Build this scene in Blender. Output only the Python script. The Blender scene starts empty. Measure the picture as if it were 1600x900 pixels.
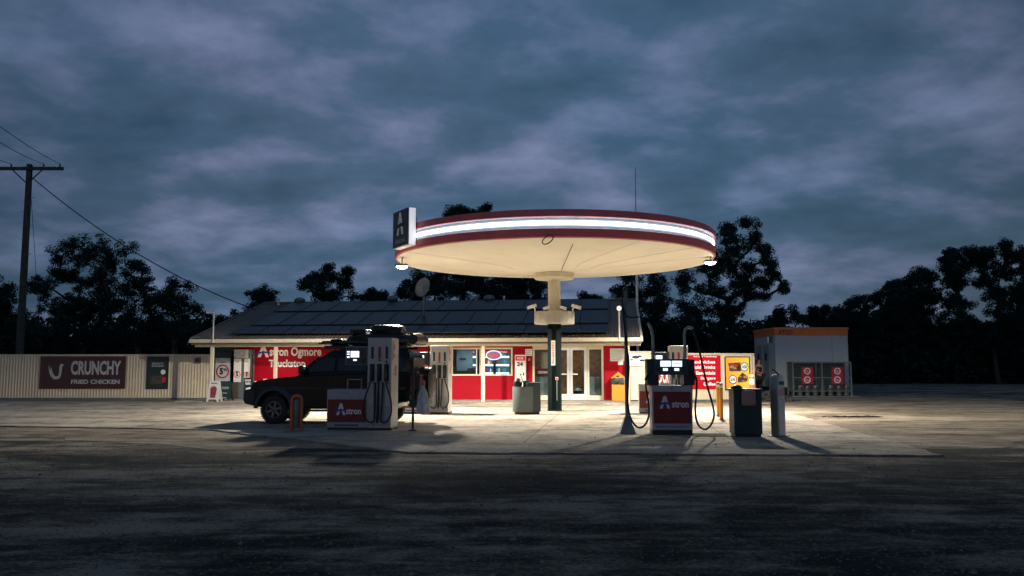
import bpy, math, random
from mathutils import Vector, Matrix
random.seed(7)
R = math.radians
scene = bpy.context.scene
col = scene.collection

# ------------------------------------------------------------------ camera
H = 1.62; F = 1331.0; TH = math.atan(125 / F)
cT, sT = math.cos(TH), math.sin(TH)
cam = bpy.data.cameras.new('camera'); camo = bpy.data.objects.new('camera', cam); col.objects.link(camo)
camo.location = (0, 0, H); camo.rotation_euler = (math.pi / 2 + TH, 0, 0)
cam.sensor_width = 36; cam.lens = F / 1600 * 36; cam.clip_end = 2000; cam.clip_start = .1
scene.camera = camo
scene.render.resolution_x = 1024; scene.render.resolution_y = 576

# ------------------------------------------------------------------ world: overcast dusk
SUN_EL, SUN_ROT = R(4), R(215)
w = bpy.data.worlds.new('World'); scene.world = w; w.use_nodes = True
nt = w.node_tree; nt.nodes.clear()
def N(t, **k):
    n = nt.nodes.new(t)
    for a, b in k.items(): setattr(n, a, b)
    return n
def Lk(a, b): nt.links.new(a, b)
out = N('ShaderNodeOutputWorld'); bg = N('ShaderNodeBackground'); bg.inputs[1].default_value = 1.38
sky = N('ShaderNodeTexSky', sky_type='NISHITA', sun_disc=False, sun_elevation=SUN_EL, sun_rotation=SUN_ROT)
tc = N('ShaderNodeTexCoord'); sep = N('ShaderNodeSeparateXYZ'); Lk(tc.outputs['Generated'], sep.inputs[0])
mz = N('ShaderNodeMath', operation='MAXIMUM'); Lk(sep.outputs[2], mz.inputs[0]); mz.inputs[1].default_value = 0.0
az = N('ShaderNodeMath', operation='ADD'); Lk(mz.outputs[0], az.inputs[0]); az.inputs[1].default_value = .26
dx = N('ShaderNodeMath', operation='DIVIDE'); Lk(sep.outputs[0], dx.inputs[0]); Lk(az.outputs[0], dx.inputs[1])
dy = N('ShaderNodeMath', operation='DIVIDE'); Lk(sep.outputs[1], dy.inputs[0]); Lk(az.outputs[0], dy.inputs[1])
cmb = N('ShaderNodeCombineXYZ'); Lk(dx.outputs[0], cmb.inputs[0]); Lk(dy.outputs[0], cmb.inputs[1])
def wn(scale, detail, rough, dist, loc=(0, 0, 0), sc=(1, 1, 1)):
    m = N('ShaderNodeMapping'); m.inputs['Location'].default_value = loc; m.inputs['Scale'].default_value = sc
    Lk(cmb.outputs[0], m.inputs[0])
    n = N('ShaderNodeTexNoise'); n.inputs['Scale'].default_value = scale; n.inputs['Detail'].default_value = detail
    n.inputs['Roughness'].default_value = rough; n.inputs['Distortion'].default_value = dist
    Lk(m.outputs[0], n.inputs['Vector']); return n
n1 = wn(2.9, 12, .55, .12, (3.1, 1.7, 0), (1.0, 1.15, 1))
n2 = wn(1.3, 6, .5, .2, (7.7, 2.2, 0))
r1 = N('ShaderNodeValToRGB'); Lk(n1.outputs[0], r1.inputs[0])
e = r1.color_ramp.elements
e[0].position = .31; e[0].color = (.024, .054, .095, 1)
e[1].position = .74; e[1].color = (.148, .178, .290, 1)
x = e.new(.48); x.color = (.043, .080, .138, 1)
x = e.new(.57); x.color = (.079, .109, .188, 1)
r2 = N('ShaderNodeValToRGB'); Lk(n2.outputs[0], r2.inputs[0])
e = r2.color_ramp.elements
e[0].position = .36; e[0].color = (.76, .92, .96, 1); e[1].position = .66; e[1].color = (1.14, 1.05, 1.06, 1)
mm = N('ShaderNodeMix', data_type='RGBA', blend_type='MULTIPLY'); mm.inputs[0].default_value = 1
Lk(r1.outputs[0], mm.inputs[6]); Lk(r2.outputs[0], mm.inputs[7])
# the sky is brightest over the trees straight ahead and falls off to both sides
fx = N('ShaderNodeMath', operation='MULTIPLY'); Lk(sep.outputs[0], fx.inputs[0]); Lk(sep.outputs[0], fx.inputs[1])
fm = N('ShaderNodeMapRange'); Lk(fx.outputs[0], fm.inputs[0]); fm.inputs[1].default_value = .03; fm.inputs[2].default_value = .30
fm.inputs[3].default_value = 1.06; fm.inputs[4].default_value = .66
sc_ = N('ShaderNodeVectorMath', operation='SCALE'); Lk(mm.outputs[2], sc_.inputs[0]); Lk(fm.outputs[0], sc_.inputs[3])
sks = N('ShaderNodeVectorMath', operation='SCALE'); Lk(sky.outputs[0], sks.inputs[0]); sks.inputs[3].default_value = .06
mx = N('ShaderNodeMix', data_type='RGBA'); mx.inputs[0].default_value = .93
Lk(sks.outputs[0], mx.inputs[6]); Lk(sc_.outputs[0], mx.inputs[7])
Lk(mx.outputs[2], bg.inputs[0]); Lk(bg.outputs[0], out.inputs[0])
sun = bpy.data.lights.new('sun', 'SUN'); sun.energy = .02; sun.angle = R(30); sun.color = (1, .93, .85)
so = bpy.data.objects.new('sun', sun); col.objects.link(so); so.rotation_euler = (R(86), 0, R(180) - SUN_ROT)
vs = scene.view_settings; vs.view_transform = 'Standard'; vs.look = 'None'; vs.exposure = 0; vs.gamma = 1; vs.use_curve_mapping = False

FLOOD_W = 8600; FLOOD_COL = (1.0, .895, .74)

# ------------------------------------------------------------------ pixel <-> place
def ray(px, py):
    u = (px - 800) / F; v = (450 - py) / F
    return u, cT - v * sT, sT + v * cT
def P(px, py, Y):
    a, b, c = ray(px, py); t = Y / b
    return Vector((a * t, Y, H + c * t))
def G(px, py, z=0):
    a, b, c = ray(px, py); t = (z - H) / c
    return Vector((a * t, b * t, z))
PH = R(6.8); cP, sP = math.cos(PH), math.sin(PH)
O = Vector((-15.2, 40.86, 0))
def BL(u, w_, z=0): return Vector((O.x + u * cP + w_ * sP, O.y - u * sP + w_ * cP, z))
def LU(px, w_):
    k = (px - 800) / F * cT
    return (k * (O.y + w_ * cP) - O.x - w_ * sP) / (cP + k * sP)
def LZ(py, u, w_): return P(800, py, BL(u, w_).y).z

# ------------------------------------------------------------------ materials
MC = {}
def mat(name, c, rough=.5, metal=0., var=.12, scale=4., bump=0., bscale=60., spec=.5, emit=None, es=0., trans=0., alpha=1., grime=0.):
    if name in MC: return MC[name]
    m = bpy.data.materials.new(name); m.use_nodes = True; t = m.node_tree; b = t.nodes['Principled BSDF']
    b.inputs['Roughness'].default_value = rough; b.inputs['Metallic'].default_value = metal
    b.inputs['Specular IOR Level'].default_value = spec
    b.inputs['Transmission Weight'].default_value = trans; b.inputs['Alpha'].default_value = alpha
    tc = t.nodes.new('ShaderNodeTexCoord')
    n = t.nodes.new('ShaderNodeTexNoise'); n.inputs['Scale'].default_value = scale; n.inputs['Detail'].default_value = 6
    t.links.new(tc.outputs['Object'], n.inputs['Vector'])
    r = t.nodes.new('ShaderNodeValToRGB'); t.links.new(n.outputs[0], r.inputs[0])
    r.color_ramp.elements[0].position = .3; r.color_ramp.elements[1].position = .7
    r.color_ramp.elements[0].color = tuple(x * (1 - var) for x in c) + (1,)
    r.color_ramp.elements[1].color = tuple(min(1, x * (1 + var)) for x in c) + (1,)
    last = r.outputs[0]
    if grime:
        g = t.nodes.new('ShaderNodeTexNoise'); g.inputs['Scale'].default_value = scale * .6; g.inputs['Detail'].default_value = 9; g.inputs['Roughness'].default_value = .7
        mp = t.nodes.new('ShaderNodeMapping'); mp.inputs['Scale'].default_value = (3, 3, .5)
        t.links.new(tc.outputs['Object'], mp.inputs[0]); t.links.new(mp.outputs[0], g.inputs['Vector'])
        gr = t.nodes.new('ShaderNodeMapRange'); gr.inputs[1].default_value = .52; gr.inputs[2].default_value = .75; gr.inputs[4].default_value = grime
        t.links.new(g.outputs[0], gr.inputs[0])
        mi = t.nodes.new('ShaderNodeMix'); mi.data_type = 'RGBA'; t.links.new(gr.outputs[0], mi.inputs[0])
        t.links.new(last, mi.inputs[6]); mi.inputs[7].default_value = (.10, .075, .05, 1); last = mi.outputs[2]
    t.links.new(last, b.inputs['Base Color'])
    rr = t.nodes.new('ShaderNodeMapRange'); t.links.new(n.outputs[0], rr.inputs[0])
    rr.inputs[3].default_value = max(.02, rough - .08); rr.inputs[4].default_value = min(1, rough + .1); t.links.new(rr.outputs[0], b.inputs['Roughness'])
    if bump:
        bn = t.nodes.new('ShaderNodeTexNoise'); bn.inputs['Scale'].default_value = bscale; bn.inputs['Detail'].default_value = 4
        t.links.new(tc.outputs['Object'], bn.inputs['Vector'])
        bb = t.nodes.new('ShaderNodeBump'); bb.inputs['Strength'].default_value = bump; bb.inputs['Distance'].default_value = .02
        t.links.new(bn.outputs[0], bb.inputs['Height']); t.links.new(bb.outputs[0], b.inputs['Normal'])
    if emit: b.inputs['Emission Color'].default_value = tuple(emit) + (1,); b.inputs['Emission Strength'].default_value = es
    MC[name] = m; return m

cream = mat('cream_paint', (.66, .60, .46), .5, var=.06, grime=.25)
cream_roof = mat('cream_soffit', (.80, .745, .62), .6, var=.05, scale=.8, grime=.12)
fencem = mat('fence_steel', (.60, .53, .40), .45, var=.07, grime=.35, scale=1.5)
roofm = mat('roof_steel', (.15, .12, .10), .6, var=.15, grime=.4, scale=1.5)
redw = mat('red_wall', (.36, .0015, .014), .6, spec=.15, var=.08, scale=2)
redsign = mat('red_sign', (.46, .003, .016), .55, spec=.2, var=.05)
redc = mat('canopy_red', (.60, .12, .13), .4, var=.10, scale=2, grime=.3)
whitep = mat('white_paint', (.78, .77, .74), .4, var=.05, grime=.2)
greyp = mat('pump_grey', (.38, .37, .39), .4, var=.06, grime=.25)
pumpw = mat('pump_white', (.50, .48, .44), .4, var=.06, grime=.3)
maroon = mat('pump_red', (.17, .008, .014), .35, var=.08, grime=.2)
black = mat('black_plastic', (.012, .016, .018), .4, var=.2)
rubber = mat('rubber', (.012, .012, .013), .65, var=.3)
darkgreen = mat('dark_green', (.012, .035, .035), .45, var=.2)
colblack = mat('column_black', (.002, .007, .008), .55, var=.25, grime=.06, spec=.08)
steel = mat('galvanised', (.33, .34, .34), .42, .7, var=.12)
steeld = mat('grey_steel', (.16, .19, .19), .5, .4, var=.2)
alu = mat('aluminium', (.62, .65, .68), .4, .3, var=.05)
yel = mat('yellow_bin', (.68, .25, .012), .5, var=.06, grime=.15)
yelb = mat('yellow_post', (.80, .30, .02), .45, var=.08, grime=.2)
orng = mat('orange_hoop', (.62, .13, .03), .45, var=.12, grime=.3)
orfas = mat('orange_fascia', (.75, .22, .05), .5, var=.08, grime=.2)
cabinw = mat('cabin_panel', (.50, .54, .56), .5, var=.05, grime=.15)
cabins = mat('cabin_side', (.30, .34, .36), .5, var=.08, grime=.2)
glass = mat('dark_glass', (.01, .015, .018), .06, var=.1, spec=.7)
blue = mat('swoosh_blue', (.01, .07, .33), .4, var=.05)
lit_w = mat('lettering_white', (.82, .82, .82), .45, var=.03)
litb = mat('lettering_black', (.015, .015, .018), .5, var=.1)
litr = mat('lettering_red', (.55, .02, .03), .45, var=.05)
carp = mat('car_paint', (.002, .007, .010), .25, .0, var=.2, spec=.28)
cart = mat('car_trim', (.02, .03, .032), .55, var=.2)
tarp = mat('tarp', (.005, .009, .009), .35, var=.4, bump=.8, bscale=9, spec=.35)
wood = mat('plywood', (.17, .075, .025), .6, var=.5, scale=6)
skin = mat('skin', (.42, .24, .17), .6, var=.05)
bark = mat('bark', (.045, .055, .05), .9, var=.4, scale=3)
polem = mat('pole_timber', (.045, .050, .045), .9, var=.4, scale=5)
screen = mat('lit_screen', (.8, .85, .9), .3, emit=(.80, .90, 1.0), es=1.6)
ledm = mat('led_strip', (.9, .9, .95), .3, emit=(.93, .97, 1.0), es=4.0)
lensm = mat('flood_lens', (1, 1, 1), .3, emit=(1.0, .97, .9), es=30)
fridgel = mat('fridge_light', (.9, .95, 1), .3, emit=(.75, .92, 1.0), es=1.6)
neonr = mat('neon_red', (.9, .1, .1), .3, emit=(1, .06, .05), es=1.4)
neonw = mat('neon_white', (.9, .9, .9), .3, emit=(1, .93, .97), es=1.3)
def clear_glass():
    m = bpy.data.materials.new('window_glass'); m.use_nodes = True; t = m.node_tree; t.nodes.clear()
    o = t.nodes.new('ShaderNodeOutputMaterial'); g = t.nodes.new('ShaderNodeBsdfGlossy'); g.inputs[1].default_value = .03
    tr = t.nodes.new('ShaderNodeBsdfTransparent'); tr.inputs[0].default_value = (.85, .9, .9, 1)
    fr = t.nodes.new('ShaderNodeFresnel'); mi = t.nodes.new('ShaderNodeMixShader')
    t.links.new(fr.outputs[0], mi.inputs[0]); t.links.new(tr.outputs[0], mi.inputs[1]); t.links.new(g.outputs[0], mi.inputs[2])
    t.links.new(mi.outputs[0], o.inputs[0]); return m
cglass = clear_glass()
def leafmat(name, c):
    m = mat(name, c, .7, var=.45, scale=.8, spec=.1); return m
leafA = leafmat('gum_leaves', (.014, .046, .040)); leafB = leafmat('dark_leaves', (.011, .040, .036)); leafC = leafmat('olive_leaves', (.016, .050, .040))

def groundmat(name, dark, mid, light, s, pebble=.5, stretch=1., lo=.38, hi=.64):
    m = bpy.data.materials.new(name); m.use_nodes = True; t = m.node_tree; b = t.nodes['Principled BSDF']
    b.inputs['Roughness'].default_value = .92; b.inputs['Specular IOR Level'].default_value = .2
    g = t.nodes.new('ShaderNodeNewGeometry')
    def ns(sc, vec, det=8, ro=.6, dist=0):
        mp = t.nodes.new('ShaderNodeMapping'); mp.inputs['Scale'].default_value = vec; t.links.new(g.outputs['Position'], mp.inputs[0])
        n = t.nodes.new('ShaderNodeTexNoise'); n.inputs['Scale'].default_value = sc; n.inputs['Detail'].default_value = det
        n.inputs['Roughness'].default_value = ro; n.inputs['Distortion'].default_value = dist; t.links.new(mp.outputs[0], n.inputs['Vector']); return n
    a = ns(s * .5, (1 - .55 * stretch, 1.0, 1), 8, .62, .8); bnz = ns(s * 2.2, (1 - .4 * stretch, 1, 1), 9, .75, .4); c_ = ns(26, (.7, 1, 1), 8, .85); tr_ = ns(1.0, (.07, 2.4, 1), 6, .7, .4)
    ad = t.nodes.new('ShaderNodeMath'); ad.operation = 'MULTIPLY_ADD'; t.links.new(bnz.outputs[0], ad.inputs[0]); ad.inputs[1].default_value = .9
    am = t.nodes.new('ShaderNodeMath'); am.operation = 'MULTIPLY_ADD'; t.links.new(tr_.outputs[0], am.inputs[0]); am.inputs[1].default_value = .42 * stretch; am.inputs[2].default_value = -.21 * stretch
    am2 = t.nodes.new('ShaderNodeMath'); am2.operation = 'ADD'; t.links.new(a.outputs[0], am2.inputs[0]); t.links.new(am.outputs[0], am2.inputs[1])
    t.links.new(am2.outputs[0], ad.inputs[2])
    ad2 = t.nodes.new('ShaderNodeMath'); ad2.operation = 'MULTIPLY_ADD'; t.links.new(c_.outputs[0], ad2.inputs[0]); ad2.inputs[1].default_value = pebble * .5
    t.links.new(ad.outputs[0], ad2.inputs[2])
    su = t.nodes.new('ShaderNodeMath'); su.operation = 'SUBTRACT'; t.links.new(ad2.outputs[0], su.inputs[0]); su.inputs[1].default_value = .45 + pebble * .25
    r = t.nodes.new('ShaderNodeValToRGB'); t.links.new(su.outputs[0], r.inputs[0]); e = r.color_ramp.elements
    e[0].position = lo; e[0].color = dark + (1,); e[1].position = hi; e[1].color = light + (1,); x = e.new(.5); x.color = mid + (1,)
    t.links.new(r.outputs[0], b.inputs['Base Color'])
    bp = t.nodes.new('ShaderNodeBump'); bp.inputs['Strength'].default_value = .9; bp.inputs['Distance'].default_value = .035
    t.links.new(su.outputs[0], bp.inputs['Height']); t.links.new(bp.outputs[0], b.inputs['Normal'])
    return m
dirt = groundmat('dirt_ground', (.009, .016, .015), (.085, .075, .058), (.31, .265, .205), .9, 2.0, 1., .38, .64)
conc = groundmat('stained_concrete', (.12, .105, .085), (.32, .285, .235), (.44, .40, .335), 1.1, 1.7, .3, .32, .70)
pathm = groundmat('path_concrete', (.20, .19, .17), (.30, .29, .26), (.38, .36, .32), 1.2, .6, .2)

# ------------------------------------------------------------------ mesh helpers
class MB:
    def __init__(s): s.v = []; s.f = []
    def add(s, vs_, fs):
        k = len(s.v); s.v += [tuple(p) for p in vs_]; s.f += [tuple(i + k for i in q) for q in fs]; return s
    def box(s, x0, x1, y0, y1, z0, z1):
        return s.add([(x0, y0, z0), (x1, y0, z0), (x1, y1, z0), (x0, y1, z0), (x0, y0, z1), (x1, y0, z1), (x1, y1, z1), (x0, y1, z1)],
                     [(0, 3, 2, 1), (4, 5, 6, 7), (0, 1, 5, 4), (1, 2, 6, 5), (2, 3, 7, 6), (3, 0, 4, 7)])
    def poly(s, pts, y0, y1):          # polygon in XZ extruded along y
        n = len(pts)
        ar = sum(pts[i][0] * pts[(i + 1) % n][1] - pts[(i + 1) % n][0] * pts[i][1] for i in range(n))
        if ar < 0: pts = pts[::-1]
        return s.add([(p[0], y0, p[1]) for p in pts] + [(p[0], y1, p[1]) for p in pts],
                     [tuple(range(n)), tuple(range(2 * n - 1, n - 1, -1))] + [(i, i + n, (i + 1) % n + n, (i + 1) % n) for i in range(n)])
    def polyz(s, pts, z0, z1):         # polygon in XY extruded in z
        n = len(pts)
        ar = sum(pts[i][0] * pts[(i + 1) % n][1] - pts[(i + 1) % n][0] * pts[i][1] for i in range(n))
        if ar < 0: pts = pts[::-1]
        return s.add([(p[0], p[1], z0) for p in pts] + [(p[0], p[1], z1) for p in pts],
                     [tuple(range(n - 1, -1, -1)), tuple(range(n, 2 * n))] + [(i, (i + 1) % n, (i + 1) % n + n, i + n) for i in range(n)])
    def tri(s, pts, z0, z1):
        from mathutils.geometry import tessellate_polygon
        n = len(pts); tr = tessellate_polygon([[Vector((p[0], p[1], 0)) for p in pts]])
        fs = []
        for a, b, c in tr:
            cr_ = (pts[b][0] - pts[a][0]) * (pts[c][1] - pts[a][1]) - (pts[b][1] - pts[a][1]) * (pts[c][0] - pts[a][0])
            fs.append((a, b, c) if cr_ > 0 else (a, c, b))
        k = len(s.v)
        s.v += [(p[0], p[1], z1) for p in pts] + [(p[0], p[1], z0) for p in pts]
        s.f += [tuple(i + k for i in f) for f in fs] + [(k + i, k + i + n, k + (i + 1) % n + n, k + (i + 1) % n) for i in range(n)]
        return s
    def lathe(s, prof, n=24, c=(0, 0), close=True):
        k = len(s.v)
        for r, z in prof:
            for i in range(n):
                a = 2 * math.pi * i / n; s.v.append((c[0] + r * math.cos(a), c[1] + r * math.sin(a), z))
        for j in range(len(prof) - 1):
            for i in range(n):
                a, b = k + j * n + i, k + j * n + (i + 1) % n; s.f.append((a, b, b + n, a + n))
        if close:
            s.f.append(tuple(k + i for i in range(n - 1, -1, -1))); s.f.append(tuple(k + (len(prof) - 1) * n + i for i in range(n)))
        return s
    def tube(s, pts, r, n=8, sq=False):
        pts = [Vector(p) for p in pts]; rs = r if isinstance(r, (list, tuple)) else [r] * len(pts)
        k = len(s.v); up = Vector((0, 0, 1)); prev = None
        for i, p in enumerate(pts):
            d = (pts[min(i + 1, len(pts) - 1)] - pts[max(i - 1, 0)]).normalized()
            if prev is None:
                a = d.cross(up) if abs(d.z) < .95 else d.cross(Vector((0, 1, 0)))
            else: a = prev - d * prev.dot(d)
            a.normalize(); prev = a; b = d.cross(a)
            for j in range(n):
                t = 2 * math.pi * (j + (.5 if n == 4 else 0)) / n; s.v.append(tuple(p + (a * math.cos(t) + b * math.sin(t)) * rs[i]))
        for i in range(len(pts) - 1):
            for j in range(n):
                q, q2 = k + i * n + j, k + i * n + (j + 1) % n; s.f.append((q, q2, q2 + n, q + n))
        s.f.append(tuple(k + j for j in range(n - 1, -1, -1))); s.f.append(tuple(k + (len(pts) - 1) * n + j for j in range(n)))
        return s
    def ball(s, c, r, n=14, m=8, sc=(1, 1, 1)):
        pts = []
        for j in range(1, m):
            t = math.pi * j / m
            for i in range(n):
                a = 2 * math.pi * i / n
                pts.append((c[0] + r * sc[0] * math.sin(t) * math.cos(a), c[1] + r * sc[1] * math.sin(t) * math.sin(a), c[2] + r * sc[2] * math.cos(t)))
        T = len(pts); pts += [(c[0], c[1], c[2] + r * sc[2]), (c[0], c[1], c[2] - r * sc[2])]
        fs = []
        for j in range(m - 2):
            for i in range(n):
                a, b = j * n + i, j * n + (i + 1) % n; fs.append((a, a + n, b + n, b))
        for i in range(n): fs.append((T, i, (i + 1) % n)); fs.append((T + 1, (m - 2) * n + (i + 1) % n, (m - 2) * n + i))
        return s.add(pts, fs)
    def xf(s, M, start=0):
        for i in range(start, len(s.v)): s.v[i] = tuple(M @ Vector(s.v[i]))
        return s
    def build(s, name, m, parent=None, bevel=0, smooth=True, ang=35):
        me = bpy.data.meshes.new(name); me.from_pydata(s.v, [], s.f); me.update()
        me.materials.append(m)
        if smooth:
            me.polygons.foreach_set('use_smooth', [True] * len(me.polygons)); me.set_sharp_from_angle(angle=R(ang))
        o = bpy.data.objects.new(name, me); col.objects.link(o)
        if parent is not None: o.parent = parent
        if bevel:
            b = o.modifiers.new('bevel', 'BEVEL'); b.width = bevel; b.segments = 2; b.limit_method = 'ANGLE'; b.angle_limit = R(40)
        return o
def tag(o, label, cat, group=None, kind=None):
    if label: o['label'] = label
    if cat: o['category'] = cat
    if group: o['group'] = group
    if kind: o['kind'] = kind
    return o
def thing(name, label, cat, loc, rz=-PH, group=None):
    o = bpy.data.objects.new(name, None); o.empty_display_size = .2; col.objects.link(o); o.location = loc; o.rotation_euler = (0, 0, rz)
    return tag(o, label, cat, group)
def copy_tree(o, parent=None):
    c = o.copy(); col.objects.link(c)
    if parent is not None: c.parent = parent
    for ch in list(o.children): copy_tree(ch, c)
    return c
def struct(mb, name, m, **k):
    o = mb.build(name, m, **k); o['kind'] = 'structure'; return o
def text(s_, parent, cx, y, z0, wd, ht, m, name='lettering', bold=.02, ext=.004, left=False, rot=0):
    """text fitted in a box wd x ht in the parent's XZ plane, facing -y, bottom at z0"""
    cu = bpy.data.curves.new('t', 'FONT'); cu.body = s_; cu.size = 1; cu.offset = bold; cu.resolution_u = 3
    to = bpy.data.objects.new('t', cu); col.objects.link(to)
    bpy.context.view_layer.update(); dg = bpy.context.evaluated_depsgraph_get()
    me = bpy.data.meshes.new_from_object(to.evaluated_get(dg)); bpy.data.objects.remove(to)
    xs = [v.co.x for v in me.vertices]; ys = [v.co.y for v in me.vertices]
    if not xs: return None
    a, b, c, d = min(xs), max(xs), min(ys), max(ys)
    mb = MB()
    vs_ = []
    for v in me.vertices:
        X = (v.co.x - (a + b) / 2) / (b - a) * wd; Z = (v.co.y - (c + d) / 2) / (d - c) * ht
        X, Z = X * math.cos(rot) - Z * math.sin(rot), X * math.sin(rot) + Z * math.cos(rot)
        vs_.append((cx + X, y - ext, z0 + ht / 2 + Z))
    mb.add(vs_, [tuple(p.vertices) for p in me.polygons])
    o = mb.build(name, m, parent, smooth=False)
    so_ = o.modifiers.new('solid', 'SOLIDIFY'); so_.thickness = ext * .9; so_.offset = -1 
    return o
def logo(parent, x0, y, z0, wd, ht, mw, mb_):
    A = [(0, 0), (.38, 1), (.62, 1), (1, 0), (.73, 0), (.5, .64), (.27, 0)]
    MB().poly([(x0 + p[0] * wd, z0 + p[1] * ht) for p in A], y - .006, y).build('logo_letter', mw, parent, smooth=False)
    S = [(-.28, -.02), (-.12, .16), (.15, .30), (.5, .36), (1.12, .33), (1.12, .47), (.5, .52), (.05, .44), (-.2, .24)]
    MB().poly([(x0 + p[0] * wd, z0 + p[1] * ht) for p in S], y - .011, y - .005).build('logo_swoosh', mb_, parent, smooth=False)
def arc(c, r, a0, a1, n, y=0):
    return [(c[0] + r * math.cos(R(a0 + (a1 - a0) * i / n)), c[1] + r * math.sin(R(a0 + (a1 - a0) * i / n))) for i in range(n + 1)]
def ringpoly(mb, cx, cz, r0, r1, y0, y1, n=28):
    vs_, fs = [], []
    for i in range(n):
        a = 2 * math.pi * i / n; c, s = math.cos(a), math.sin(a)
        vs_ += [(cx + r0 * c, y0, cz + r0 * s), (cx + r1 * c, y0, cz + r1 * s), (cx + r0 * c, y1, cz + r0 * s), (cx + r1 * c, y1, cz + r1 * s)]
    for i in range(n):
        a, b = 4 * i, 4 * ((i + 1) % n)
        fs += [(a, b, b + 1, a + 1), (a + 2, a + 3, b + 3, b + 2), (a + 1, b + 1, b + 3, a + 3), (a, a + 2, b + 2, b)]
    return mb.add(vs_, fs)

# ------------------------------------------------------------------ ground
m_ = MB(); nn = 60
gx = [-400 + 800 * i / nn for i in range(nn + 1)]
m_.add([(-500, -60, 0), (500, -60, 0), (500, 700, 0), (-500, 700, 0)], [(0, 1, 2, 3)])
struct(m_, 'ground', dirt, smooth=False)
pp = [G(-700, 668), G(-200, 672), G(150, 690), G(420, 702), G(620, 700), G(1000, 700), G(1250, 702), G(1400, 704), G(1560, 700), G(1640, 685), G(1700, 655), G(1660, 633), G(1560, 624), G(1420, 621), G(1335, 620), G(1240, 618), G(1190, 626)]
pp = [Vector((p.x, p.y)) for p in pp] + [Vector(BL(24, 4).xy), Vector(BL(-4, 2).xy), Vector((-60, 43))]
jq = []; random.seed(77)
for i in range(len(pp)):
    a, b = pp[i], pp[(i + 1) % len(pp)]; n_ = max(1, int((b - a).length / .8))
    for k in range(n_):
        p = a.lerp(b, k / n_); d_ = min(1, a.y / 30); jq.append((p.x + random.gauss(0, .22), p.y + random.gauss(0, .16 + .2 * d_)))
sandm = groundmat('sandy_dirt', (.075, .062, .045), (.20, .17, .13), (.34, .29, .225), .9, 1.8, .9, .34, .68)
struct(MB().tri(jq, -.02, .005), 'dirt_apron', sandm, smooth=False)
# concrete forecourt, a low lip above the dirt
pts = [G(-500, 660), G(0, 667), G(330, 673), G(470, 690), G(640, 709), G(1050, 712), G(1475, 714), G(1262, 655), G(1172, 631)]
pts = [(p.x, p.y) for p in pts] + [tuple(BL(27.0, 1.5).xy), tuple(BL(-.5, -.6).xy), (-32, 41.5)]
jp = []
for i in range(len(pts)):
    a, b = Vector(pts[i]), Vector(pts[(i + 1) % len(pts)]); n_ = max(1, int((b - a).length / .35)) if min(a.y, b.y) < 30 else 1
    for k in range(n_):
        p = a.lerp(b, k / n_); jp.append((p.x + random.gauss(0, .03), p.y + random.gauss(0, .045)))
pts = jp
struct(MB().tri(pts, -.05, .035), 'forecourt_slab', conc, smooth=False)
jm = MB()
def joint(u0, w0, u1, w1):
    a, b = BL(u0, w0), BL(u1, w1); d = (b - a).normalized(); n_ = Vector((-d.y, d.x, 0)) * .012
    jm.polyz([tuple((a + n_).xy), tuple((b + n_).xy), tuple((b - n_).xy), tuple((a - n_).xy)], .034, .0365)
for w_ in (-5.4, -10.6, -15.6): joint(5.5 if w_ > -15 else 11, w_, 24.8, w_)
for u_ in (9, 13.5, 18, 22.5): joint(u_, -.8, u_ , -20.5)
struct(jm, 'slab_joints', mat('joint_dark', (.06, .05, .04), .9), smooth=False)
q = [BL(-.6, -.6), BL(21.4, -.6), BL(21.4, 3.3), BL(-.6, 3.3)]
struct(MB().polyz([(p.x, p.y) for p in q], -.05, .075), 'verandah_floor', pathm, smooth=False)
# loose gravel in the foreground
m_ = MB(); random.seed(3)
for i in range(22000):
    Y = 3.2 + 20 * random.random() ** 1.5; X = random.uniform(-.72, .72) * Y
    zg = .035 if (Y > 15.9 and X < 8.0 and X > -3) else 0
    if Y > 15.9 and X < 8.3 and random.random() < .55: continue
    r = random.uniform(.005, .02) * (1 + (random.random() < .04) * 1.2)
    ps = []
    for a in range(5):
        t = 2 * math.pi * (a + random.random() * .5) / 5; ps.append((X + r * math.cos(t) * random.uniform(.7, 1.2), Y + r * math.sin(t), zg - .002))
    top = (X + r * .2, Y, zg + r * random.uniform(.45, .8))
    m_.add(ps + [top], [(a, (a + 1) % 5, 5) for a in range(5)])
gv = m_.build('gravel', mat('pebbles', (.13, .12, .10), .9, var=.8, scale=14), smooth=False); gv['kind'] = 'stuff'; gv['label'] = 'loose small stones scattered over the dirt in the foreground'
# ruts and clods
def clod(px, py, L, name='clod'):
    g = G(px, py, 0); m2 = MB()
    for i in range(90):
        m2.ball((random.gauss(0, L * .6), random.uniform(-.15, .15), .0), random.uniform(.02, .075), 6, 4, (random.uniform(1, 2), 1, .8))
    return tag(m2.build('dirt_clod', mat('clod_soil', (.03, .022, .016), .95, var=.6, scale=12, bump=1, spec=.1)), None, 'dirt clod'), g
random.seed(21); cl, g = clod(1340, 652, .7); cl.location = (g.x, g.y, 0); cl['label'] = 'dark lumpy ridge of soil lying on the lit dirt right of the forecourt'
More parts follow.
